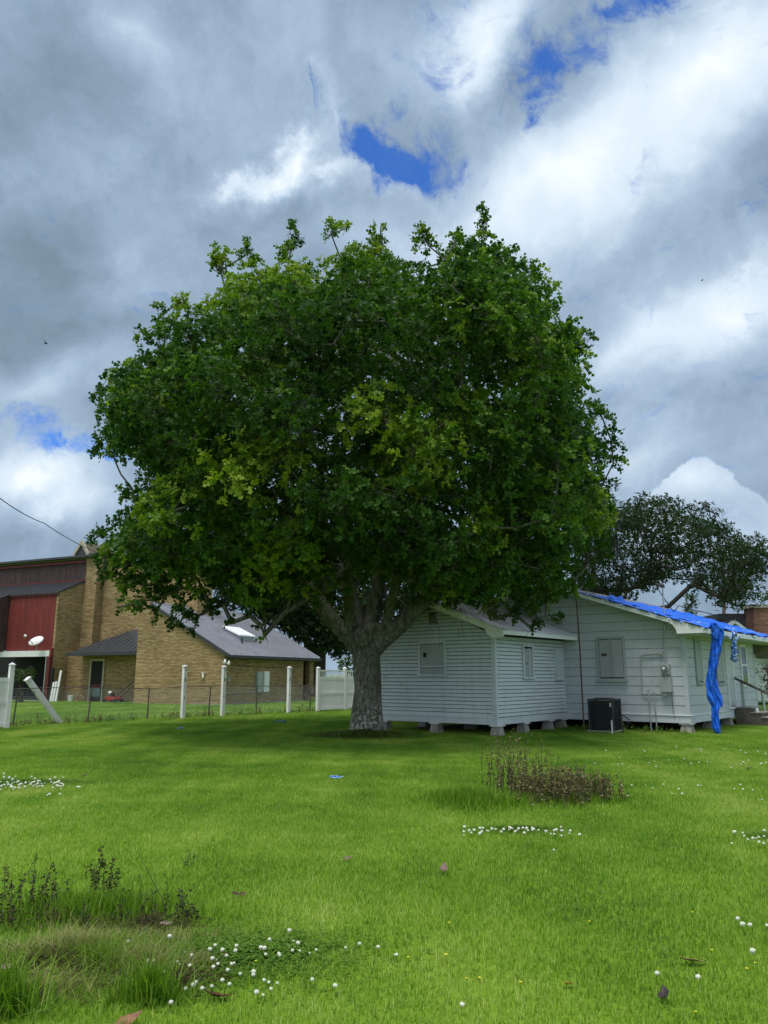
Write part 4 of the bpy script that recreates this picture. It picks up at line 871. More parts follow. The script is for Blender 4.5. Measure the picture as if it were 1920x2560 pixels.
# silhouette sprays and drooping twigs: (photo x, y [1659 scale], distance, radius)
for x, y, D, r in [(205, 1163, 20.6, .28), (228, 1148, 20.6, .30), (262, 1125, 20.7, .4), (300, 1120, 20.7, .5), (270, 1063, 21, .28), (285, 1055, 21, .3), (215, 965, 21, .3), (240, 975, 21, .4), (218, 850, 21, .3), (250, 812, 21, .3),
                   (330, 668, 21, .35), (375, 640, 21, .3), (470, 545, 21, .3), (462, 570, 21, .3), (520, 535, 21, .35), (630, 510, 21, .3), (628, 540, 21, .4), (745, 495, 21, .35), (715, 505, 21, .25), (822, 490, 21, .25), (822, 515, 21, .3), (820, 545, 21, .4), (910, 500, 21, .3), (925, 530, 21, .4), (985, 520, 21, .35), (1045, 490, 21, .28), (1040, 520, 21, .4), (1100, 535, 21, .35), (1150, 565, 21, .3), (1195, 595, 21, .35), (1210, 650, 21, .35), (1245, 705, 21, .3), (1287, 722, 21, .22), (1270, 740, 21, .35), (1270, 870, 21, .4), (1300, 900, 21, .4), (1320, 950, 21, .4), (1325, 1000, 21, .35), (1300, 1050, 21.5, .5),
                   (255, 1312, 19.5, .22), (280, 1306, 19.5, .24), (305, 1300, 19.5, .28), (330, 1295, 19.6, .33), (335, 1325, 19.6, .25), (360, 1285, 19.6, .4), (345, 1262, 20, .35), (250, 1245, 20, .35), (275, 1220, 20, .45), (400, 1320, 19.3, .35), (390, 1345, 19.3, .26), (420, 1355, 19.3, .20), (430, 1330, 19.3, .3), (455, 1315, 19.3, .3), (480, 1300, 19.4, .35), (565, 1352, 19, .16), (570, 1372, 19, .16), (575, 1335, 19, .14), (555, 1290, 19, .3),
                   (1060, 1310, 19.4, .3), (1075, 1335, 19.4, .2), (1110, 1325, 19.3, .3), (1150, 1340, 19, .2), (1148, 1358, 19, .15), (1180, 1335, 19, .16), (1215, 1340, 19, .16), (1200, 1345, 19, .14), (1120, 1290, 19.3, .4), (1180, 1290, 19.2, .4), (1215, 1270, 19.4, .4), (1050, 1290, 19.5, .4), (930, 1290, 19.5, .25), (840, 1215, 19, .4), (790, 1130, 16.5, .55), (720, 1090, 16, .6), (850, 1180, 16.8, .4), (630, 1280, 18.5, .4), (700, 1250, 18.0, .4), (470, 905, 15.8, .5), (450, 1080, 16, .6), (690, 790, 15.8, .6), (980, 1080, 16, .6), (1000, 880, 16, .6)] + [(235, 1215, 19.8, 0.45), (270, 1250, 19.8, 0.5), (310, 1265, 19.8, 0.55), (350, 1240, 19.6, 0.6), (395, 1270, 19.4, 0.35), (440, 1275, 19.3, 0.35), (480, 1262, 19.2, 0.4), (520, 1270, 19.0, 0.4), (640, 1290, 22, .5), (700, 1300, 22.5, .5), (590, 1290, 21.5, .4), (960, 1285, 21, .45), (1010, 1290, 20.5, .4), (690, 1280, 19, .35), (910, 1280, 19.5, .35), (300, 1215, 20.2, 0.6), (420, 1240, 19.0, 0.6), (500, 1230, 18.6, 0.6), (560, 1260, 18.6, 0.5), (600, 1255, 18.4, 0.5), (660, 1235, 18.2, 0.5), (380, 1200, 19, 0.6), (740, 1250, 18, 0.4), (880, 1250, 18, 0.45), (930, 1265, 18.4, 0.4), (980, 1270, 18.6, 0.5), (1030, 1275, 18.8, 0.45), (1100, 1265, 18.8, 0.5), (900, 1200, 17.6, 0.5), (760, 1200, 17.5, 0.5), (650, 1180, 17, 0.6), (1060, 1200, 17.6, 0.6), (560, 1180, 17, 0.6), (500, 1345, 19.2, 0.2), (540, 1330, 19.1, 0.22), (620, 1320, 19.0, 0.22), (1255, 1240, 19.8, 0.4), (1290, 1190, 20, 0.45)]:
    if y < 760 and (x < 560 or x > 1090): x, y, r = x + (760 - x) * .045, y + (900 - y) * .045, max(r, .4)
    C1.append(at(x * 1.1573, y * 1.1573, D)); R1.append(r)
print('clumps', len(C1))
oak = empty('oak_tree', (-.46, 21.05, 0), 0, 'large dense green oak with broad crown and forked grey trunk on the lawn', 'tree')
BX = Vector((-.46, 21.05, 0)); V3 = Vector
nodes = [((-.46, 21.05, -.05), 0), ((-.44, 21.05, 1.2), 0), ((-.52, 21.03, 2.1), 1),       # 0..2 trunk
         ((-.88, 20.9, 2.50), 2), ((-1.42, 20.8, 3.02), 3), ((-2.0, 20.65, 3.85), 4), ((-2.95, 20.5, 4.9), 5), ((-4.3, 20.4, 5.9), 6),    # left limb 3..7
         ((-.05, 20.85, 2.50), 2), ((.40, 20.75, 2.85), 8), ((1.0, 20.8, 3.42), 9), ((2.0, 20.8, 4.35), 10), ((3.4, 20.8, 5.6), 11),      # right limb 8..12
         ((-.30, 21.1, 3.2), 2), ((-.05, 21.1, 4.6), 13), ((.15, 21.1, 6.4), 14), ((.1, 21.0, 8.4), 15), ((.3, 21.0, 10.5), 16),         # leader 13..17
         ((-.75, 21.4, 3.3), 2), ((-1.4, 22.2, 4.8), 18), ((-2.2, 23.2, 6.8), 19), ((-2.6, 23.8, 9), 20),                             # back left
         ((.2, 21.9, 4.2), 13), ((1.2, 23.0, 6.0), 22), ((2, 23.8, 8.3), 23),                                                         # back right
         ((-1.0, 20.2, 4.4), 3), ((-1.5, 19.0, 6.2), 25), ((-2.0, 18.2, 8.2), 26), ((.6, 20.0, 5.0), 8), ((1.2, 18.8, 6.9), 28), ((1.6, 18.2, 9.2), 29)]
P, par, ch, rad = grow('oak', nodes, C1, .016, 2.2, 1.0)
sc = .36 / rad[1]; rad = [min(.062, max(r * sc * .8, .012)) for r in rad]
for i, r_ in ((3, .23), (4, .21), (5, .185), (6, .16), (8, .27), (9, .24), (10, .21), (11, .17), (13, .2), (14, .17), (15, .14), (16, .11), (17, .09), (18, .19), (19, .16), (25, .13), (28, .12)): rad[i] = r_
rad[0] = .5; rad[1] = .36; rad[2] = .38
for ar in ch: ar.sort(key=lambda q: -rad[q])
mb = MB(); branch_mesh(P, par, ch, rad, 1, mb)
limb = mb.build('branches', M_bark, None, True); world_child(limb, oak)
# trunk with flare, ridges and burls
V = []; SD, NR = 40, 34
for i in range(NR):
    t = i / (NR - 1); zz = -.05 + t * 2.62; rr = .325 + .25 * math.exp(-zz / .17) + .035 * math.exp(-zz / .8) + .05 * max(0, (zz - 1.7)) ** 1.3
    cx = -.46 + .05 * math.sin(zz * 1.3) - .04 * max(0, zz - 1.6); cy = 21.05
    for j in range(SD):
        a = j / SD * 2 * math.pi
        k = 1 + (.11 * math.sin(a * 5 + .7) + .07 * math.sin(a * 3 + 2)) * math.exp(-zz / .35) + .025 * math.sin(a * 7 + zz * 1.5) + random.gauss(0, .012)
        bx_ = .30 * math.exp(-((a - 3.9) ** 2) / .25 - ((zz - 2.42) ** 2) / .05) + .14 * math.exp(-((a - 3.4) ** 2) / .2 - ((zz - 1.95) ** 2) / .03)
        sx = 1 + .16 * max(0, zz - 1.9)
        V.append((cx + math.cos(a) * rr * (k + bx_) * sx, cy + math.sin(a) * rr * (k + bx_), zz))
F = [(i * SD + j, i * SD + (j + 1) % SD, (i + 1) * SD + (j + 1) % SD, (i + 1) * SD + j) for i in range(NR - 1) for j in range(SD)] + [tuple(range((NR - 1) * SD, NR * SD))]
world_child(MB().add(V, F).build('trunk', M_bark, None, True), oak)
# fork knuckles
for c_, r_ in (((-.55, 20.85, 2.55), .34), ((-.15, 20.9, 2.6), .30), ((-.75, 20.95, 2.35), .26), ((-.40, 20.70, 2.75), .20)):
    V = []; F = []
    for i in range(9):
        th_ = math.pi * i / 8
        for j in range(14): a = j / 14 * 2 * math.pi; q_ = r_ * (1 + random.gauss(0, .03)); V.append((c_[0] + q_ * math.sin(th_) * math.cos(a), c_[1] + q_ * math.sin(th_) * math.sin(a), c_[2] + q_ * 1.15 * math.cos(th_)))
    F = [(i * 14 + j, i * 14 + (j + 1) % 14, (i + 1) * 14 + (j + 1) % 14, (i + 1) * 14 + j) for i in range(8) for j in range(14)]
    world_child(MB().add(V, F).build('burl', M_bark, None, True), oak)
ccen = np.array([-.7, 21, 6.5])
def tintfn(c): return float(np.clip(.28 + .36 * np.clip((c[2] - 9.0) / 4.5, 0, 1) + (.10 if c[1] < 18 else 0) + rng.choice([-.16, 0, 0, .10, .34], p=[.32, .22, .18, .14, .14]), 0, 1))  # random clump tone, plus sunlit top and near side painted into the tint
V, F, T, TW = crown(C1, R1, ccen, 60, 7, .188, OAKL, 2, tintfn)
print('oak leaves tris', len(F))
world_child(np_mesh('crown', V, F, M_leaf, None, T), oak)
world_child(twig_mesh(TW, 'twigs', M_bark, None, .009), oak)
# bare hanging twigs right of the fork
tw = MB()
def hang(x, y, D, dx, dz, k=6, r=.010):
    p = V3(at(x * 1.1573, y * 1.1573, D)); pts = [p]
    dirn = V3((dx, random.uniform(-.1, .1), dz))
    for i in range(k): dirn = dirn + V3((random.gauss(0, .12), random.gauss(0, .1), random.gauss(0, .08) - .05)); pts.append(pts[-1] + dirn.normalized() * .2)
    tw.tube(pts, [r * (1 - i / (k + 2)) for i in range(k + 1)], 5)
    if k > 3:
        for i in (2, 3, 4):
            q_ = pts[min(i, k)]; d2 = dirn.normalized() + V3((random.gauss(0, .7), random.gauss(0, .3), -.3)); tw.tube([q_, q_ + d2 * .14, q_ + d2 * .3 + V3((0, 0, -.05))], [r * .5, r * .35, r * .15], 4)
for a in [(845, 1190, 19, -.05, -1, 8, .016), (848, 1285, 19, .8, -.35, 5, .012), (930, 1190, 19, .45, -.8, 12), (925, 1210, 19, .15, -1, 9), (950, 1230, 19.1, .6, -.8, 10), (915, 1230, 19.2, .05, -1, 8), (960, 1200, 19, .7, -.6, 9), (990, 1270, 19, .2, -1, 5), (1010, 1260, 19, .1, -1, 6), (935, 1300, 19, .35, -1, 6), (900, 1180, 19, -.2, -.9, 7), (1040, 1280, 19, .3, -.9, 4)]: hang(*a)
world_child(tw.build('bare_twigs', M_twig, None), oak)

def simple_tree(name, label, base, clumps, radii, m, L, per, nl, tpl=OVAL, trunk=.3, fork=2.0, group=None, twg=True, stems=None):
    root = empty(name, base, 0, label, 'tree', group); b0 = V3(base)
    nd = [(b0, 0), (b0 + V3((0, 0, fork * .5)), 0), (b0 + V3((.05, 0, fork)), 1)] + ([] if stems is None else stems)
    P, par, ch, rad = grow(name, nd, clumps, .02, 2.2); s = trunk / rad[1]; rad = [min(.2, max(r * s * .8, .012)) if k > 2 + len(stems or []) else min(r * s, .12 if k > 2 else 9) for k, r in enumerate(rad)]; rad[0] = trunk * 1.3
    mb = MB(); branch_mesh(P, par, ch, rad, 1, mb); world_child(mb.build('trunk', M_barkd, None, True), root)
    V, F, T, TW = crown(clumps, radii, np.mean(np.array(clumps), 0), per, nl, L, tpl, 1, None, .75)
    world_child(np_mesh('crown', V, F, m, None, T), root)
    if twg: world_child(twig_mesh(TW, 'twigs', M_barkd, None, .012), root)
    return root
M_barkd = simple('dark_bark', (.045, .04, .034), .95, .3, 6, bs=.8)
K = 1.1573
# live oak behind the house
LO = [(x * K, y * K) for x, y in [(1250, 1060), (1310, 1040), (1350, 1090), (1385, 1065), (1430, 1070), (1480, 1095), (1520, 1075), (1545, 1110), (1575, 1130), (1600, 1165), (1640, 1140), (1650, 1180), (1645, 1250), (1628, 1300), (1580, 1322), (1545, 1300), (1510, 1280), (1480, 1255), (1440, 1262), (1400, 1275), (1380, 1300), (1280, 1310), (1230, 1280), (1225, 1150)]]
c2, r2 = sample_clumps(9000, 1.0, .95, LO, 12.5, 38, 8.6, 8.6, 5.5, 5.2, .25, .5)
for x, y, r in [(1640, 1165, .5), (1600, 1190, .6), (1570, 1140, .5), (1520, 1095, .5), (1545, 1110, .4), (1400, 1085, .6), (1370, 1100, .5), (1590, 1310, .5), (1610, 1300, .4), (1555, 1290, .5), (1645, 1230, .5), (1440, 1085, .5), (1395, 1270, .5), (1350, 1290, .7), (1300, 1290, .8)]: c2.append(at(x * K, y * K, 38)); r2.append(r)
simple_tree('live_oak', 'dark live oak with an open spreading crown behind the roof of the white house', (11.0, 39.5, 0), c2, r2, M_liveoak, .165, 60, 6, OVAL, .27, 3.2, stems=[(V3((12.2, 39, 4.6)), 2), (V3((14.2, 38.6, 4.9)), 3), (V3((15.4, 38.3, 6.0)), 4), (V3((10.2, 39, 5.5)), 2)])
# dark oak mass behind trunk and brick roof
DK = [(x * K, y * K) for x, y in [(520, 1180), (700, 1150), (900, 1150), (1000, 1200), (1010, 1300), (900, 1340), (760, 1372), (745, 1400), (725, 1418), (690, 1405), (640, 1375), (575, 1325), (520, 1290)]]
c3, r3 = sample_clumps(7000, 1.7, 1.5, DK, -3.5, 60, 11, 11.5, 5, 9, .6, .3, 260)
for x, y, r in [(700, 1395, 1.0), (660, 1375, 1.1), (690, 1360, 1.3), (720, 1385, 1.0), (640, 1350, 1.2), (600, 1330, 1.2), (735, 1360, 1.2), (750, 1330, 1.3), (700, 1320, 1.5), (650, 1310, 1.5), (600, 1290, 1.5), (560, 1300, 1.5), (530, 1290, 1.6), (575, 1325, 1.2), (500, 1280, 1.6), (545, 1260, 1.8), (610, 1250, 1.8), (680, 1260, 1.8)]: c3.append(at(x * K, y * K, 56)); r3.append(r)
simple_tree('live_oak', 'very dark spreading oak behind the metal roof and the oak trunk', (-4.9, 58, 0), c3, r3, M_liveoak, .32, 46, 6, OVAL, .6, 3, stems=[(V3((-4.2, 57, 3.7)), 2), (V3((-2.6, 56.5, 4.6)), 3), (V3((-6.4, 57, 5)), 2)])
def bush_tree(label, x0, x1, ytop, ybot, D, m, L, n_, name='tree', base_z=0., per=26):
    cs, rs = [], []; a = at(x0 * K, ytop * K, D); b2 = at(x1 * K, ybot * K, D); w = (b2[0] - a[0]) / 2; h = (a[2] - b2[2]) / 2; R = max(.35, min(w, h) * .45)
    for _ in range(n_):
        q = rng.normal(size=3); q = q / np.linalg.norm(q) * rng.random() ** .4; cs.append(np.array([(a[0] + b2[0]) / 2 + q[0] * (w - R * .6), D + q[1] * w, (a[2] + b2[2]) / 2 + q[2] * (h - R * .6)])); rs.append(R)
    return simple_tree(name, label, ((a[0] + b2[0]) / 2, D, base_z), cs, rs, m, L, per / R ** .5, 5, OVAL, .12, max(.4, b2[2] * .6), twg=False)
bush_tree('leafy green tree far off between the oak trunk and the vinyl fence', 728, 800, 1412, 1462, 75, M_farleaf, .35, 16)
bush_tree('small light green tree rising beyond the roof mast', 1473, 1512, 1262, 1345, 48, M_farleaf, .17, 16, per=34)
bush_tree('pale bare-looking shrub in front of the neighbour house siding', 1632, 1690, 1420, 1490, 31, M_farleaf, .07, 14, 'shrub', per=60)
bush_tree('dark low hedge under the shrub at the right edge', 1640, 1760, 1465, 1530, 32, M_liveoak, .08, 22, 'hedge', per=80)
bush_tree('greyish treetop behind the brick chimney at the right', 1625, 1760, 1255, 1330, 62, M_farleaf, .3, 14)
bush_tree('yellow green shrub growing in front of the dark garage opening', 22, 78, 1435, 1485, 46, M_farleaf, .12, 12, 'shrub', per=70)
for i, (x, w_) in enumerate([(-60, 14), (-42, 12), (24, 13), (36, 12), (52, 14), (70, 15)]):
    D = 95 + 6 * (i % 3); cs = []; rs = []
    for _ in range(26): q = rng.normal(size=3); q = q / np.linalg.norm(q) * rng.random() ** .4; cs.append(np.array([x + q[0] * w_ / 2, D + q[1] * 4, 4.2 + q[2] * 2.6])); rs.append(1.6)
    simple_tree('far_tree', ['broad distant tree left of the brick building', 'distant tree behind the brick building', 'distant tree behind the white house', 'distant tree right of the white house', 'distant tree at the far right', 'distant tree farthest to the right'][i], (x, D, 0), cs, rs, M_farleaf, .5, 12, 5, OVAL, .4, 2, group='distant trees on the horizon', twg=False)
# ------------------------------------------------------------------ grass
def blades(k, w, h, bend_=.5, area=2., tint=(.5, .18), xy=None):
    xy = rng.uniform(-area / 2, area / 2, (k, 2)) if xy is None else xy; a = rng.uniform(0, 2 * math.pi, k); H_ = h * rng.uniform(.45, 1.25, k) ; bw = w * rng.uniform(.7, 1.3, k)
    d = np.stack([np.cos(a), np.sin(a)], 1); s = np.stack([-d[:, 1], d[:, 0]], 1); bd = np.abs(rng.normal(0, bend_, k)) * H_
    z0 = np.zeros(k); B0 = np.column_stack([xy, z0 - .005]); Sx = np.column_stack([s * bw[:, None], z0])
    M_ = np.column_stack([xy + d * (bd * .35)[:, None], H_ * .6]); T_ = np.column_stack([xy + d * bd[:, None], H_])
    V = np.stack([B0 - Sx, B0 + Sx, M_ - Sx * .8, M_ + Sx * .8, T_], 1).reshape(-1, 3); o = (np.arange(k) * 5)[:, None, None]
    F = (np.array([(0, 1, 3), (0, 3, 2), (2, 3, 4)])[None] + o).reshape(-1, 3)
    return V, F, np.repeat(np.clip(rng.normal(tint[0], tint[1], k), 0, 1), 5)
patches = []
for i, (k, w_, h_, ar) in enumerate([(21000, .0019, .037, 2.), (21000, .0019, .041, 2.), (21000, .0018, .035, 2.), (10000, .005, .045, 4.), (10000, .005, .05, 4.)]):
    V, F, T = blades(k, w_, h_, .75, ar); me = np_mesh('', V, F, M_blade, None, T); me.name = 'grass_patch'
    patches.append(bpy.data.objects.new('grass_patch', me))
def inst_lawn(name, pts, objs):
    me = bpy.data.meshes.new(name); me.from_pydata([tuple(p[:3]) for p in pts], [], []); a = me.attributes.new('pick', 'INT', 'POINT'); a.data.foreach_set('value', [int(p[3]) for p in pts])
    r = me.attributes.new('turn', 'FLOAT', 'POINT'); r.data.foreach_set('value', [float(p[4]) for p in pts]); o = bpy.data.objects.new(name, me); COL.objects.link(o)
    g = bpy.data.node_groups.new(name, 'GeometryNodeTree'); g.interface.new_socket('Geometry', in_out='INPUT', socket_type='NodeSocketGeometry'); g.interface.new_socket('Geometry', in_out='OUTPUT', socket_type='NodeSocketGeometry')
    q = N(g); gi = q.n('NodeGroupInput'); go = q.n('NodeGroupOutput'); jg = q.n('GeometryNodeJoinGeometry')
    pk = q.n('GeometryNodeInputNamedAttribute', {'Name': 'pick'}, data_type='INT'); tn = q.n('GeometryNodeInputNamedAttribute', {'Name': 'turn'}, data_type='FLOAT')
    rt = q.n('ShaderNodeCombineXYZ', {2: tn.outputs['Attribute']})
    e2r = q.n('FunctionNodeEulerToRotation', {0: rt.outputs[0]})
    for k, ob in enumerate(objs):
        cmp_ = q.n('FunctionNodeCompare', None, data_type='INT', operation='EQUAL'); g.links.new(pk.outputs['Attribute'], cmp_.inputs[2]); cmp_.inputs[3].default_value = k
        oi = q.n('GeometryNodeObjectInfo', {'Object': ob}); ip = q.n('GeometryNodeInstanceOnPoints', {'Points': gi.outputs[0], 'Selection': cmp_.outputs[0], 'Instance': oi.outputs['Geometry'], 'Rotation': e2r.outputs[0]})
        g.links.new(ip.outputs[0], jg.inputs[0])
    g.links.new(jg.outputs[0], go.inputs[0]); md = o.modifiers.new('scatter', 'NODES'); md.node_group = g
    return tag(o, kind='stuff')
HR = Matrix.Rotation(-HA, 3, 'Z'); BR = Matrix.Rotation(-BA, 3, 'Z')
def blocked(x, y, m_=0.):
    p = HR @ (V3((x, y, 0)) - HO); 
    if -3.9 - m_ < p.x < -.1 + m_ and 0 - m_ < p.y < 4.3: return True
    if -4.1 < p.x < 3.6 + m_ and 4.2 - m_ < p.y < 12: return True
    p = BR @ (V3((x, y, 0)) - BO)
    return p.x < 0 + m_ and p.y > .3 - m_
pn = []; pfar = []
for iy in range(-1, 13):
    for ix in range(-10, 11):
        x, y = ix * 2., iy * 2. + 2.
        if abs(x) > y * .56 + 3.2 or blocked(x, y, -.6): continue
        pn.append((x, y, 0, random.randrange(3), random.randrange(4) * math.pi / 2))
for iy in range(0, 9):
    for ix in range(-12, 13):
        x, y = ix * 4., iy * 4. + 29.
        if abs(x) > y * .56 + 5 or blocked(x, y, -1.5): continue
        pfar.append((x, y, 0, random.randrange(2), random.randrange(4) * math.pi / 2))
inst_lawn('grass', pn, patches[:3]); inst_lawn('far_grass', pfar, patches[3:])
# ------------------------------------------------------------------ clover, weeds, leaves on the lawn
def clover_mesh():
    mb = MB(); mb.tube([(0, 0, 0), (.004, 0, .03), (0, 0, .058)], .0014, 4); s = len(mb.v); me = None
    return mb
M_cw = simple('clover_white', (.62, .63, .52), .8, .12, 40)
def clover_proto(loc, label, group):
    r = empty('clover_flower', loc, 0, label, 'flower', group); MB().tube([(0, 0, 0), (.004, 0, .03), (0, 0, .052)], .0014, 4).build('stem', M_tuft, r)
    V = []; F = []; NU, NV = 10, 6
    for i in range(NV + 1):
        th_ = math.pi * i / NV
        for j in range(NU): q_ = .0112 * (1 + .26 * ((i + j) % 2)); a = 2 * math.pi * (j + .5 * (i % 2)) / NU; V.append((q_ * math.sin(th_) * math.cos(a), q_ * math.sin(th_) * math.sin(a), .060 + q_ * .85 * math.cos(th_)))
    F = [(i * NU + j, (i + 1) * NU + j, (i + 1) * NU + (j + 1) % NU, i * NU + (j + 1) % NU) for i in range(NV) for j in range(NU)]
    MB().add(V, F).build('head', M_cw, r); return r
cpro = None
def clovers(pts, label, group, s=1.):
    global cpro
    for (x, y) in pts:
        p = gnd(x, y, .05); p[2] = 0
        if cpro is None: cpro = clover_proto(p, label, group); o = cpro
        else: o = copy(cpro, p, (R_(random.uniform(-14, 14)), R_(random.uniform(-14, 14)), random.uniform(0, 6)), s * random.uniform(.50, .95), label); o['group'] = group
zf = .4219
front = [(1005, 1150), (1128, 1257), (1062, 1280), (1065, 1290), (1137, 1305), (962, 1335), (965, 1350), (1285, 1257), (1257, 1270), (1298, 1290), (1275, 1313), (1343, 1338), (1365, 1297), (1395, 1277), (1408, 1195), (1408, 1222), (1265, 1192), (1330, 1222), (1340, 1250), (1430, 1343), (1485, 1355), (1560, 1380), (1598, 1392), (1604, 1438), (1530, 1465), (1555, 1460), (1303, 1400), (1362, 1418), (1255, 1423), (1150, 1430), (1018, 1530), (627, 1280), (890, 1285), (928, 1275), (765, 1175), (1602, 1152), (1550, 1212), (1578, 1217), (1570, 1232), (1648, 1235), (940, 1200), (1095, 1208), (1020, 1195), (1240, 1215), (1170, 1400), (1090, 1445), (1200, 1440), (1485, 1210), (1532, 1195), (360, 1342), (277, 1320), (1635, 1395), (1500, 1365)]
clovers([(x * zf, 1860 + y * zf) for x, y in front] + [(600 + x * .3617, 2300 + y * .3617) for x, y in [(352, 77), (370, 128), (337, 158), (388, 163), (377, 200), (415, 192), (480, 210), (722, 172), (820, 162), (955, 178), (1072, 216), (1085, 228), (648, 458), (483, 402), (525, 190), (1528, 578), (265, 222), (210, 127)]], 'white clover flower in the scattered patch beside the dry weeds in front', 'clover flowers at the front left')
clovers([(random.uniform(0, 158), 1950 + random.gauss(12, 9)) for _ in range(80)] + [(190, 1970), (200, 1973), (115, 1988), (120, 1990), (152, 1989), (22, 1942)], 'white clover flower in the dense strip at the left edge of the lawn', 'clover flowers at the left edge', 1.45)
clovers([(1155 + random.random() ** .9 * 270, 2072 + random.gauss(4, 7)) for _ in range(46)] + [(1453, 2090), (1385, 2122)], 'white clover flower in the band below the brown weed clump', 'clover flowers below the weed clump', 1.25)
clovers([(random.uniform(1480, 1920), random.choice([1876, 1905, 1912, 1965, 1985]) + random.gauss(0, 6)) for _ in range(58)] + [(1820 + random.random() * 100, 2080 + random.gauss(12, 8)) for _ in range(14)] + [(1640, 2436), (1755, 2448), (1845, 2298), (1884, 2316), (1913, 2312), (1888, 2388), (1862, 2318)], 'white clover flower scattered over the right side of the lawn', 'clover flowers on the right', 1.25)
M_yel = simple('yellow_petal', (.75, .65, .02), .6, .1)
yf = None
for (x, y) in [(1123, 2310), (1474, 2306), (1731, 2283), (1114, 2390), (1166, 2446), (1199, 2447), (1302, 2461), (1739, 2530), (1889, 2410), (1868, 2427), (1780, 2378), (1020, 2396), (1115, 2391), (640, 2404)]:
    p = gnd(x, y, .03); p[2] = 0
    if yf is None:
        yf = empty('yellow_flower', p, 0, 'tiny yellow wildflower in the short grass of the foreground', 'flower', 'tiny yellow wildflowers'); MB().tube([(0, 0, 0), (0, 0, .036)], .001, 4).build('stem', M_tuft, yf)
        b3 = MB()
        for k in range(5): a = k * 1.2566; c_, s_ = math.cos(a), math.sin(a); b3.add([(0, 0, .036), (.007 * c_ - .003 * s_, .007 * s_ + .003 * c_, .039), (.011 * c_, .011 * s_, .041), (.007 * c_ + .003 * s_, .007 * s_ - .003 * c_, .039)], [(0, 1, 2, 3)])
        b3.build('petals', M_yel, yf)
    else: copy(yf, p, (0, 0, random.uniform(0, 6)), random.uniform(.8, 1.1))
# clover leaf cover
def carpet(name, cx, cy, rx, ry, k, m, L, zmax, tpl=OVAL, up=2.5, kind='stuff', nk=3):
    a = rng.uniform(0, 2 * math.pi, k); r = np.abs(rng.normal(0, .52, k)) + .1 * rng.random(k); P_ = np.column_stack([cx + rx * r * np.cos(a), cy + ry * r * np.sin(a), rng.uniform(.25, 1, k) * zmax * np.maximum(.25, 1.1 - r * .5)])
    P_ = np.repeat(P_, nk, 0); b2 = np.tile(np.arange(nk) * 2 * math.pi / nk, k) + np.repeat(rng.uniform(0, 6, k), nk); D = np.column_stack([np.cos(b2), np.sin(b2), rng.normal(0, .25, k * nk)])
    V, F, T = leaves(P_, D, L * rng.uniform(.7, 1.2, len(P_)), np.clip(rng.normal(.5, .2, len(P_)), 0, 1), tpl, up, .35); return tag(np_mesh(name, V, F, m, None, T), kind=kind)
ROUND = (np.array([(0, 0, 0), (.42, .45, .03), (.25, .95, .0), (-.25, .95, 0), (-.42, .45, .03)]), np.array([(0, 1, 2), (0, 2, 3), (0, 3, 4)]))
carpet('clover', -.75, 4.75, .75, .5, 5200, M_clover, .014, .045, ROUND); carpet('clover', -5.2, 11.8, 1.3, .35, 3500, M_clover, .02, .055, ROUND); carpet('clover', 1.35, 8.3, .7, .2, 1500, M_clover, .016, .05, ROUND); carpet('clover', 3.9, 7.95, .5, .25, 1200, M_clover, .016, .05, ROUND)
# rough ground cover around the oak base
c_ = carpet('ground_cover', -.55, 20.55, 1.35, .85, 6000, foliage('ground_ivy', (.03, .05, .015), (.06, .09, .025), (.11, .13, .05), .25), .05, .17, OVAL, 1.0)
def tufts(name, cx, cy, rx, ry, k, h, w_, m, label=None, cat=None, bend_=.45, kind=None, tint=(.5, .2)):
    a = rng.uniform(0, 2 * math.pi, k); r = np.minimum(1.35, np.abs(rng.normal(0, .58, k)) + .1 * rng.random(k)); V, F, T = blades(k, w_, h, bend_, 1, tint, np.column_stack([cx + rx * r * np.cos(a), cy + ry * r * np.sin(a)]))
    fall = np.repeat(np.maximum(.3, 1 - .5 * r ** 2), 5); V[:, 2] *= fall
    return tag(np_mesh(name, V, F, m, None, T), label, cat, None, kind)
tufts('tall_grass', -.55, 20.6, 1.6, 1.1, 3500, .17, .006, M_tuft, kind='stuff')
for a5 in ((-1.75, 4.75, .45, .28, 1700, .12), (-1.35, 4.55, .40, .25, 1600, .10), (-1.05, 4.55, .30, .22, 800, .07), (-1.7, 4.2, .45, .2, 1000, .09), (-1.3, 4.95, .6, .2, 700, .08)): tufts('dry_grass', a5[0], a5[1], a5[2], a5[3], a5[4], a5[5], .0015, M_hay, kind='stuff', bend_=1.2)
tufts('grass_tuft', -1.13, 4.12, .22, .10, 420, .20, .0032, M_tuft, 'lush green grass tuft in front of the dry straw patch', 'grass tuft', .65)
tufts('grass_tuft', -1.78, 3.98, .28, .16, 420, .26, .0036, M_tuft, 'bright green grass tuft in the bottom left corner', 'grass tuft', .8)
tufts('tall_grass', -1.9, 5.5, .9, .45, 4200, .14, .0028, M_tuft, kind='stuff', bend_=.5); tufts('grass_tuft', 1.05, 10.0, .75, .75, 3600, .19, .004, M_tuft, 'tall green grass on the left flank of the brown weed clump', 'grass tuft')
tufts('tall_grass', -1.5, 4.6, .6, .4, 2600, .11, .0022, M_tuft, kind='stuff', bend_=.9)
tufts('tall_grass', 2.3, 10.2, 1.25, .75, 3000, .12, .004, M_tuft, kind='stuff')
M_litter = foliage('brown_litter', (.030, .022, .013), (.085, .065, .035), (.20, .17, .08), .1, .9, 4)
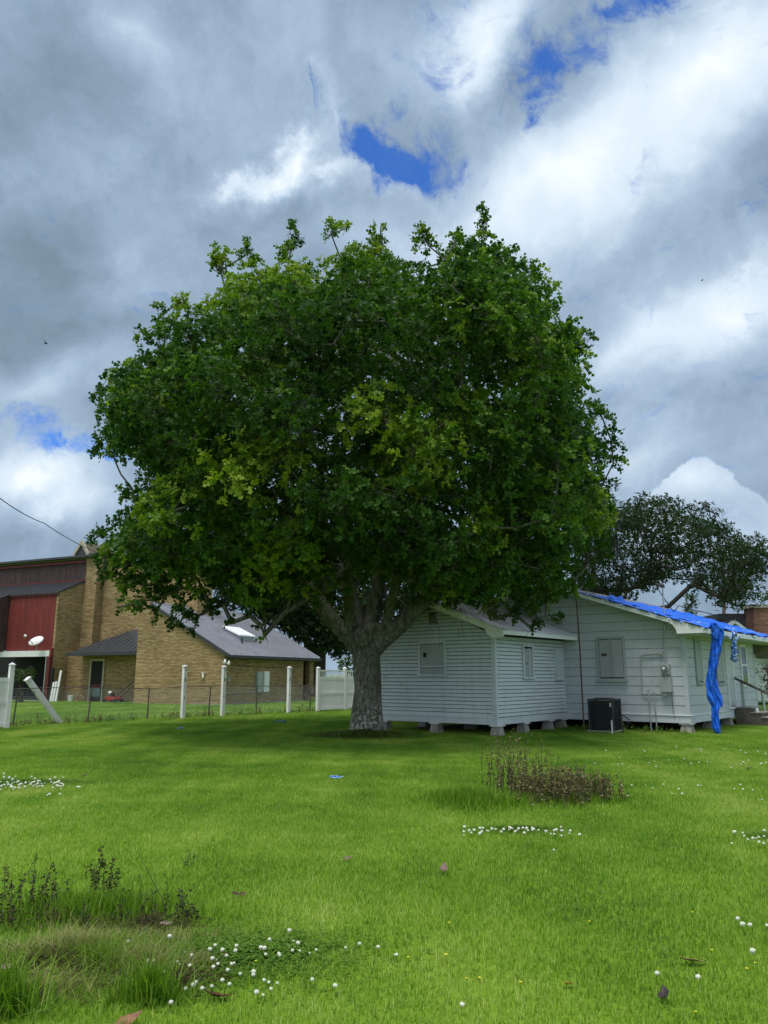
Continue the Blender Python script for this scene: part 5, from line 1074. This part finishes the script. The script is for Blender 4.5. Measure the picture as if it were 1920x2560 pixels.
for q5 in ((-1.75, 4.55, .6, .4, 1500, .07), (-1.45, 5.2, .5, .22, 450, .08), (-2.1, 5.3, .5, .25, 350, .08), (-1.1, 4.35, .35, .2, 700, .05)): carpet('plant_litter', q5[0], q5[1], q5[2], q5[3], q5[4], M_litter, .035, q5[5], (np.array([(0, 0, 0), (.05, .5, .06), (0, 1, -.04), (-.05, .5, .06)]), OVAL[1]), .3)
carpet('plant_litter', -.5, 20.4, 1.5, .9, 2500, M_litter, .05, .05, OVAL, 1.5)
# weed stalks
def stalk(mb, P_, D_, L_, x, y, h, lean_=.15, nleaf=10, r=.0025, ls=.03, z0=0.):
    dx, dy = random.gauss(0, lean_), random.gauss(0, lean_); pts = [V3((x, y, z0))]
    for i in range(1, 6): t = i / 5; pts.append(V3((x + dx * h * t * t + random.gauss(0, .006), y + dy * h * t * t, z0 + h * t)))
    mb.tube(pts, [r * (1 - .12 * i) for i in range(6)], 4)
    for _ in range(nleaf):
        t = random.uniform(.15, 1.); i = min(4, int(t * 5)); p = pts[i].lerp(pts[i + 1], t * 5 - i); P_.append(tuple(p)); D_.append((random.gauss(0, 1), random.gauss(0, 1), random.gauss(.1, .5))); L_.append(ls * random.uniform(.5, 1.3))
def weed_thing(name, label, cat, specs, m=M_weed, kind=None, ls=.03, nleaf=10, lean_=.15, r=.0025, group=None):
    mb = MB(); P_, D_, L_ = [], [], []
    for x, y, h in specs: stalk(mb, P_, D_, L_, x, y, h, lean_, nleaf, r, ls)
    x0, y0 = np.mean([s[0] for s in specs]), np.mean([s[1] for s in specs]); root = empty(name, (x0, y0, 0), 0, label, cat, group)
    tag(world_child(mb.build('stems', M_weedstem, None), root), kind='stuff'); P_ = np.array(P_); V, F, T = leaves(P_, np.array(D_), np.array(L_), np.clip(rng.normal(.45, .25, len(P_)), 0, 1), OVAL, .3, .8); world_child(np_mesh('dry_leaves', V, F, m, None, T), root); return root
M_weedstem = simple('weed_stem', (.06, .05, .032), .9, .3, 10)
M_darkweed = foliage('dark_weed_leaf', (.018, .014, .012), (.045, .04, .025), (.09, .085, .04), .15, .8, 3)
sp = []
for _ in range(330):
    x, y = 2.28 + random.gauss(0, .38), 10.25 + random.gauss(0, .26)
    if abs(x - 2.28) < .82: sp.append((x, y, random.uniform(.22, .46) * (1 - .3 * abs(x - 2.28))))
weed_thing('weed_clump', 'brown dried weed clump with a tall left end in the middle of the lawn', 'weeds', sp + [(1.72 + random.gauss(0, .16), 11.1 + random.gauss(0, .2), random.uniform(.45, .85)) for _ in range(34)] + [(1.9 + random.gauss(0, .25), 10.9 + random.gauss(0, .2), random.uniform(.3, .6)) for _ in range(50)], ls=.045, nleaf=13, r=.004)
for i, (x, y, h, kf) in enumerate([(80, 2290, .40, 34), (30, 2310, .33, 22), (125, 2285, .31, 24), (3, 2320, .34, 20), (240, 2265, .38, 70), (268, 2270, .32, 56), (370, 2325, .14, 16), (478, 2310, .12, 16), (450, 2320, .24, 10), (225, 2200, .16, 8), (470, 2170, .16, 5)]):
    p = gnd(x, y); lab = ['grey green spiky weed with a white bud near the left edge', 'thin dry weed beside the tallest spiky weed at the left', 'dark topped weed right of the spiky weeds', 'dry weed cut by the left edge of the photo', 'dark shrivelled weed with dense seed pods', 'second shrivelled weed with seed pods touching the first', 'low dry weed left of the long bent stem', 'dark short weed at the right end of the weed patch', 'tall thin weed with one dark seed head', 'small dark sprig behind the weed patch', 'slender sprig with tiny dark buds out on the lawn'][i]
    weed_thing('weed', lab, 'weed', [(p[0], p[1], h), (p[0] + .03, p[1] + .02, h * .75), (p[0] - .03, p[1] + .01, h * .6)], ls=.026, nleaf=int(kf * 1.5), lean_=.12, r=.0028, m=M_darkweed)
for i in range(26):
    px, py = random.uniform(0, 470), random.uniform(2255, 2345); p = gnd(px, py)
    weed_thing('weed', 'thin dark dried weed sprig among the taller weeds at the lower left', 'weed', [(p[0], p[1], random.uniform(.10, .27)), (p[0] + .025, p[1] + .01, random.uniform(.08, .18))], ls=.024, nleaf=random.randint(8, 26), lean_=.22, r=.0022, m=M_darkweed, group='dried weed sprigs at the lower left')
pb_ = gnd(418, 2300); q1 = at(345, 2130, pb_[1] + .02)
tag(MB().tube([pb_, at(405, 2245, pb_[1]), at(372, 2185, pb_[1]), q1], [.003, .0025, .002, .001], 5).build('bent_stem', M_weedstem), 'long bare stem arching to the left over the weed patch', 'weed')
# scruffy weeds under the wire fence and along the house
sp = [];
for _ in range(420):
    s = random.uniform(-5, 23); p = CL0 + FN * s + side * random.gauss(-.05, .16); sp.append((p.x, p.y, random.uniform(.08, .3) * (1.6 if random.random() < .08 else 1)))
weed_thing('fence_weeds', 'scruffy brown weeds growing along the foot of the wire fence', 'weeds', sp, kind=None, ls=.07, nleaf=9, r=.005)
sp = [(hloc(x, y).x, hloc(x, y).y, random.uniform(.06, .22)) for x, y in [(random.uniform(.2, 3.9), random.gauss(3.55, .3)) for _ in range(120)]]
weed_thing('wall_weeds', 'green and brown weeds at the foot of the white house near the pipes', 'weeds', sp, M_tuft, ls=.05, nleaf=9, r=.003)
# fallen leaves
def fallen(px, py, s, c_, label, rot=0., curl=.3, z=.024):
    V = []; NU, NV = 7, 9; sh = [0.02, .45, .8, 1., .95, .8, .55, .3, .03]
    for i in range(NV):
        for j in range(NU):
            u = (j / (NU - 1) - .5) * 2 * sh[i] * (.24 if s > .12 else .3); v_ = (i / (NV - 1) - .5) * 2; V.append((v_ * s / 2, u * s, curl * s * (u * u * 2.2 + .25 * v_ * v_) + random.gauss(0, .01) * s))
    F = [(i * NU + j, (i + 1) * NU + j, (i + 1) * NU + j + 1, i * NU + j + 1) for i in range(NV - 1) for j in range(NU - 1)]
    p = gnd(px, py, z); o = MB().add(V, F).build('fallen_leaf', simple('dead_leaf_%d' % px, c_, .6, .35, 30), None, True); o.modifiers.new('t', 'SOLIDIFY').thickness = .0012
    o.location = p; o.rotation_euler = (R_(random.uniform(-25, 25)), R_(random.uniform(-18, 18)), rot); return tag(o, label, 'leaf', 'dead leaves lying on the lawn')
fallen(1735, 2402, .16, (.32, .21, .10), 'large tan curled dead leaf on the grass at the lower right', .2)
fallen(1662, 2488, .10, (.035, .025, .022), 'dark crumpled dead leaf near the bottom right', 1.2, .9, .03)
fallen(1421, 2458, .07, (.55, .28, .05), 'small orange dead leaf in the lower right lawn', .3)
fallen(545, 2490, .15, (.085, .03, .018), 'dark red brown folded leaf below the clover flowers', .15, .6)
fallen(320, 2552, .13, (.22, .10, .05), 'brown leaf cut by the bottom edge near the grass tuft', .6, .5)
fallen(590, 2235, .07, (.05, .022, .018), 'small dark dead leaf left of centre', .1, .5); fallen(607, 2236, .07, (.08, .03, .025), 'second small dark leaf touching the one left of centre', 1.4, .5)
fallen(1110, 2170, .13, (.17, .10, .085), 'upright mauve brown dead leaf in the middle of the lawn', 1.5, .5, .05); fallen(870, 2146, .10, (.16, .11, .09), 'flat greyish brown leaf left of the lawn centre', .2, .4)
fallen(415, 2310, .08, (.20, .13, .12), 'pinkish brown leaf caught in the weed patch', .4, .6, .05); fallen(8, 2420, .14, (.20, .12, .11), 'grey brown leaf at the left edge in the straw', 1., .6, .06); fallen(1872, 1921, .14, (.04, .03, .03), 'small black leaf far out on the right lawn', .5, .6); fallen(211, 1940, .13, (.04, .035, .03), 'small black leaf beyond the clover strip', 1., .6)
for i, (x, y) in enumerate([(700, 1806), (452, 1822), (841, 1946)]):
    o = MB(); P_ = [(random.uniform(-.25, .25), random.uniform(-.06, .06), random.uniform(0, .07)) for _ in range(9)]
    o.add(P_, [(k, k + 1, k + 2) for k in range(7)] + [(k, k + 2, (k + 5) % 9) for k in range(6)]); o = o.build('tarp_scrap', M_faded); o.location = gnd(x, y, .02); o.scale = (1, 1, 1) if i == 0 else (.5, .5, .7)
    tag(o, ['largest torn blue tarp scrap on the lawn before the vinyl posts', 'small blue tarp scrap near the left wire fence', 'blue tarp scrap on the lawn in front of the oak'][i], 'tarp scrap', 'scraps of blue tarp on the grass')
# birds far up
for i, (x, y, D) in enumerate([(115, 859, 60), (1755, 701, 90)]):
    b3 = empty('bird', at(x, y, D), 0, ['dark bird gliding in the sky at the upper left', 'tiny bird in the bright cloud at the upper right'][i], 'bird', 'birds in the sky')
    MB().tube([(-.16, 0, 0), (-.05, 0, .01), (.1, 0, 0), (.17, 0, 0)], [.02, .05, .04, .01], 8).build('body', M_dark, b3)
    for s in (-1, 1): MB().add([(-.05, 0, .02), (.06, 0, .02), (.03, s * .3, .09), (-.04, s * .28, .09), (-.05, 0, .03), (.06, 0, .03), (.03, s * .3, .095), (-.04, s * .28, .095)], [(0, 1, 2, 3), (4, 5, 6, 7), (0, 1, 5, 4), (1, 2, 6, 5), (2, 3, 7, 6), (3, 0, 4, 7)]).build('wing', M_dark, b3)
